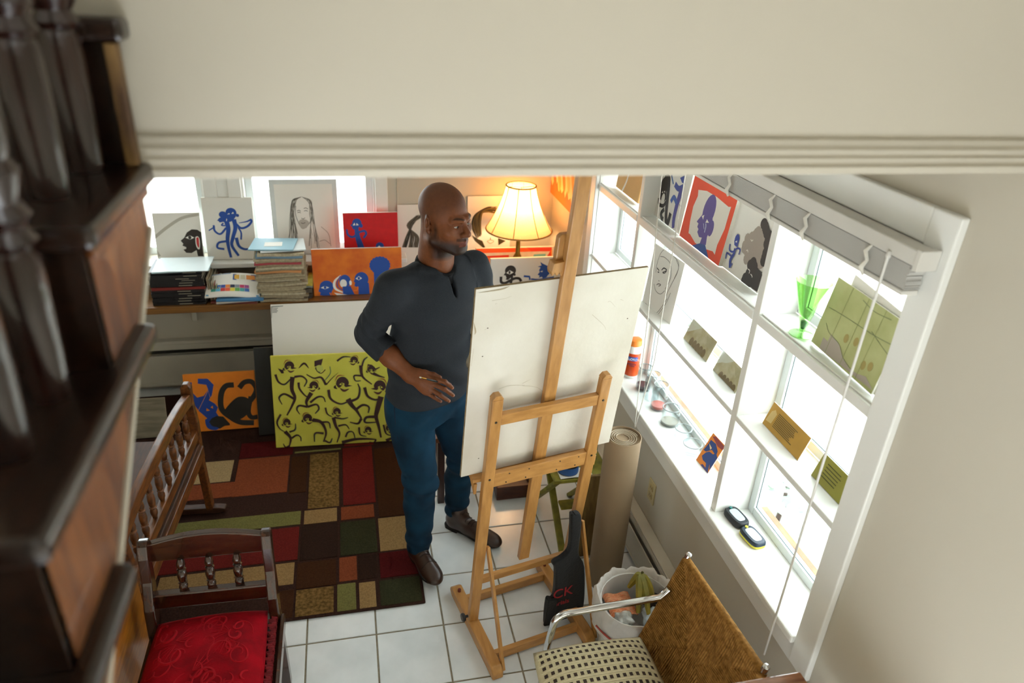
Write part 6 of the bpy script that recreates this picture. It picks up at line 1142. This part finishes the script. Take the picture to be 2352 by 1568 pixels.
wr_ = wr_+arm*.0042*np.sin(30*ta+9*g[1]*8+2*np.sin(40*Z_))*np.clip((ta-.35)*2.2, 0, 1)*np.clip((1.12-ta)*4, 0, 1)+(A_ > .15)*.003*np.sin(70*Z_+20*B_)
FS.D += wr_.astype(np.float32)
FS.halfspace((0, 0, .882), (0, 0, 1), .006)
# neckline: round opening plus open placket
FS.ell(Nb+V3(0, 0, .040), (.082, .075, .058), np.stack([tl, tf, UZ]), .004, '-').ell(Nb+tf*.17+V3(0, 0, .035), (.074, .165, .070), np.stack([tl, tf, UZ]), .003, '-')
pv = Nb+tf*.17+V3(0, 0, -.045); FS.ell(pv, (.012, .12, .062), np.stack([tl, tf, nrmz(UZ)]), .004, '-')
m_shirt = pm('slate_jersey', '30343a', rough=.9, noise=(350, .22), bump=(500, .25), spec=.2)
shirt = sdf_obj('henley_shirt', [FS.mesh()], m_shirt, man)
FU = Field((.16, 2.46, 1.33), (.50, 2.80, 1.53), .0035); FU.loft([(r[0], r[1], r[2], r[3]+.003, r[4]+.003) for r in trows(0)], tl, tf, .02).cone(Nb+tl*-.05+V3(0, 0, -.045), Nb+tl*-.12+V3(0, 0, -.06), .054, .05, .04).cone(Nb+tl*.05+V3(0, 0, -.045), Nb+tl*.12+V3(0, 0, -.06), .054, .05, .04)
ring = [Nb+tl*.071*math.cos(t)+tf*(.008+.074*math.sin(t))+UZ*(-.006-.026*math.sin(t)) for t in [2*math.pi*q/20 for q in range(21)]]; FU.chain(ring, [.010]*21, .012)
FU.chain([Nb+(p-Nb)*1.05-UZ*.016 for p in ring], [.011]*21, .012)
sdf_obj('undershirt', [FU.mesh()], pm('black_jersey', '15161a', rough=.95, noise=(300, .2)), man)
# stitched collar band and placket edges following the opening
def on_surf(F_, p, d, it=60):
    p = np.array(p, float)
    for _ in range(it):
        i = np.clip(((p-F_.lo)/F_.h).round().astype(int), 0, F_.n-1); v_ = F_.D[tuple(i)]
        p = p-d*v_*.6
    return p
# ---- jeans
FJ = Field((.04, 2.40, .06), (.62, 2.92, .99), .004); FJ.loft([(.78, .29, 2.665, .150, .115), (.86, .288, 2.66, .168, .126), (.91, .288, 2.657, .158, .114), (.925, .288, 2.655, .150, .105)], tl, tf, .02)
for h_, k_, a_, rr in ((HR, KR, AR, 1), (HL_, KL, AL, .98)):
    md = (k_+a_)/2+V3(0, .018, .05); FJ.cone(h_+V3(0, 0, -.03), k_, .108*rr, .074*rr, .035).chain([k_, md, a_+V3(0, .004, .035)], [.074*rr, .068*rr, .058*rr], .02)
g = FJ.grid(); Z_ = g[2]; A_ = (g[0]-.3)*tl[0]+(g[1]-2.64)*tl[1]; B_ = (g[0]-.3)*tf[0]+(g[1]-2.64)*tf[1]
wr_ = .0055*np.exp(-((Z_-.50)/.07)**2)*np.sin(75*Z_+12*A_+9*B_)+.0050*np.exp(-((Z_-.80)/.08)**2)*np.sin(45*Z_-40*A_)+.0045*np.exp(-((Z_-.15)/.07)**2)*np.sin(80*Z_+16*A_)+.0018*np.sin(24*Z_+30*A_)
FJ.D += wr_.astype(np.float32); FJ.halfspace((0, 0, .098), (0, 0, 1), .004)
m_denim = pm('indigo_denim', '12384f', rough=.85, noise=(7, 0), col2='0a2234', bump=(600, .3), spec=.2)
jeans = sdf_obj('jeans', [FJ.mesh()], m_denim, man)
def trace(pxs, Y0, F_, r, name, mat, par):
    """a seam: march each sight line onto the cloth surface and run a thin tube over it"""
    out = []
    for px in pxs:
        d = ray(*px); d = d/np.linalg.norm(d); t = Y0/d[1]*.93; p = CO+d*t
        for _ in range(400):
            i = ((p-F_.lo)/F_.h).round().astype(int)
            if (i < 0).any() or (i >= F_.n).any(): p = p+d*.004; continue
            v_ = float(F_.D[tuple(i)])
            if v_ < .0012: out.append(p); break
            p = p+d*max(v_*.5, .001)
    if len(out) > 2: MB().tube(spline(out, 3), r, 6).build(name, mat, par, smooth=True)
m_stitch = pm('denim_stitch', '2f7aa0', rough=.9, noise=(60, .2)); m_seamd = pm('denim_seam_dark', '0a1f36', rough=.9, noise=(60, .2))
trace([(906, 915), (906, 940), (908, 970), (914, 1010)], 2.6, FJ, .0018, 'pocket_seam', m_seamd, jeans)
m_hemc = pm('slate_rib', '2f383f', rough=.95, noise=(300, .2))

# ---- shoes
m_leather = pm('brown_leather', '3a2317', rough=.38, noise=(14, .3), bump=(120, .12), coat=.15); m_solem = pm('shoe_sole', '1c1411', rough=.7, noise=(30, .2)); m_lace = pm('dark_lace', '211611', rough=.8, noise=(40, .2))
def shoe(heel, toe, zoff, name_tag):
    heel = np.array(heel, float); toe = np.array(toe, float); d = nrmz(toe-heel); sde = np.cross(UZ, d); L_ = np.linalg.norm(toe-heel)
    S = lambda a, b, z: heel+d*(a*L_)+sde*b+UZ*(z+zoff); R_ = np.stack([d, sde, UZ]); lo_ = np.minimum(heel, toe)-.09; hi_ = np.maximum(heel, toe)+.09; lo_[2] = -.02; hi_[2] = .19
    f = Field(lo_, hi_, .003); f.ell(S(.15, 0, .045), (.046, .034, .048), R_, .02).ell(S(.45, 0, .040), (.095, .037, .052), R_, .03).ell(S(.74, .003, .030), (.075, .044, .034), R_, .03).ell(S(.88, .003, .026), (.045, .035, .024), R_, .02).cone(S(.17, 0, .07), S(.18, 0, .125), .040, .044, .03).cone(S(.30, 0, .08), S(.24, 0, .115), .033, .038, .03)
    f.halfspace((0, 0, .014+zoff), (0, 0, 1), .004); f.cone(S(.18, 0, .135), S(.18, 0, .18), .036, .05, .004, '-')
    s_ = sdf_obj('shoe', [f.mesh()], m_leather, man)
    ol = [(.0, .018), (.05, .030), (.2, .035), (.4, .034), (.6, .042), (.78, .047), (.92, .036), (1.0, .012)]; pl = [(a, b) for a, b in ol]+[(a, -b) for a, b in ol[::-1]]; pl = [tuple(q) for q in spline([np.array(q) for q in pl+[pl[0]]], 3)][:-1]
    MB().prism([(a*L_, b) for a, b in pl], S(0, 0, .0125), d, sde, UZ*.013).build('sole', m_solem, s_, bevel=.002); MB().prism([(a*L_, b) for a, b in [(0, .018), (.04, .03), (.2, .034), (.26, .033), (.26, -.033), (.2, -.034), (.04, -.03), (0, -.018)]], S(0, 0, .0008), d, sde, UZ*.013).build('heel_block', m_solem, s_, bevel=.002)
    for i in range(4):
        a = .36+.055*i; pts = []
        for b in np.linspace(-.024, .024, 7): pts.append(on_surf(f, S(a+.012*math.sin(b*60), b, .10), UZ)+UZ*.0015)
        MB().tube(pts, .0022, 6).build('lace', m_lace, s_, smooth=True)
    pts = [on_surf(f, S(.70, b, .09), UZ)+UZ*.0006 for b in np.linspace(-.038, .038, 11)]; MB().tube(pts, .0016, 6).build('toe_cap_seam', m_solem, s_, smooth=True)
    return s_
shoe(atz(949, 1272, .012), atz(1003, 1352, .012)+V3(0, .01, 0), .0118, 'right'); shoe(atz(1026, 1203, 0), atz(1148, 1262, 0)+V3(0, .01, 0), .0005, 'left')
# ---- brush
b1, b2, b3 = hpx(963.5, 866, 2.385), hpx(1003, 876, 2.412), hpx(1040, 886, 2.445)
pb = thing('paintbrush', 'small paintbrush held in the man\'s right hand', 'paintbrush', b2)
bd_ = nrmz(b2-b1); MB().tube([b1+bd_*.03, b1+bd_*.05, b2, b3], [.0022, .0036, .0034, .0020], 10).build('handle', pm('dark_brush_handle', '1f2d2a', rough=.3, noise=(20, .2)), pb, smooth=True); MB().tube([b1+bd_*.008, b1+bd_*.032], [.0030, .0026], 10).build('ferrule', pm('gold_ferrule', 'b98a3a', rough=.25, metal=1, noise=(20, .1)), pb, smooth=True); MB().tube([b1, b1+bd_*.009], [.0022, .0030], 10).build('bristles', pm('pale_bristle', 'd9d0bc', rough=.8, noise=(90, .2)), pb, smooth=True)
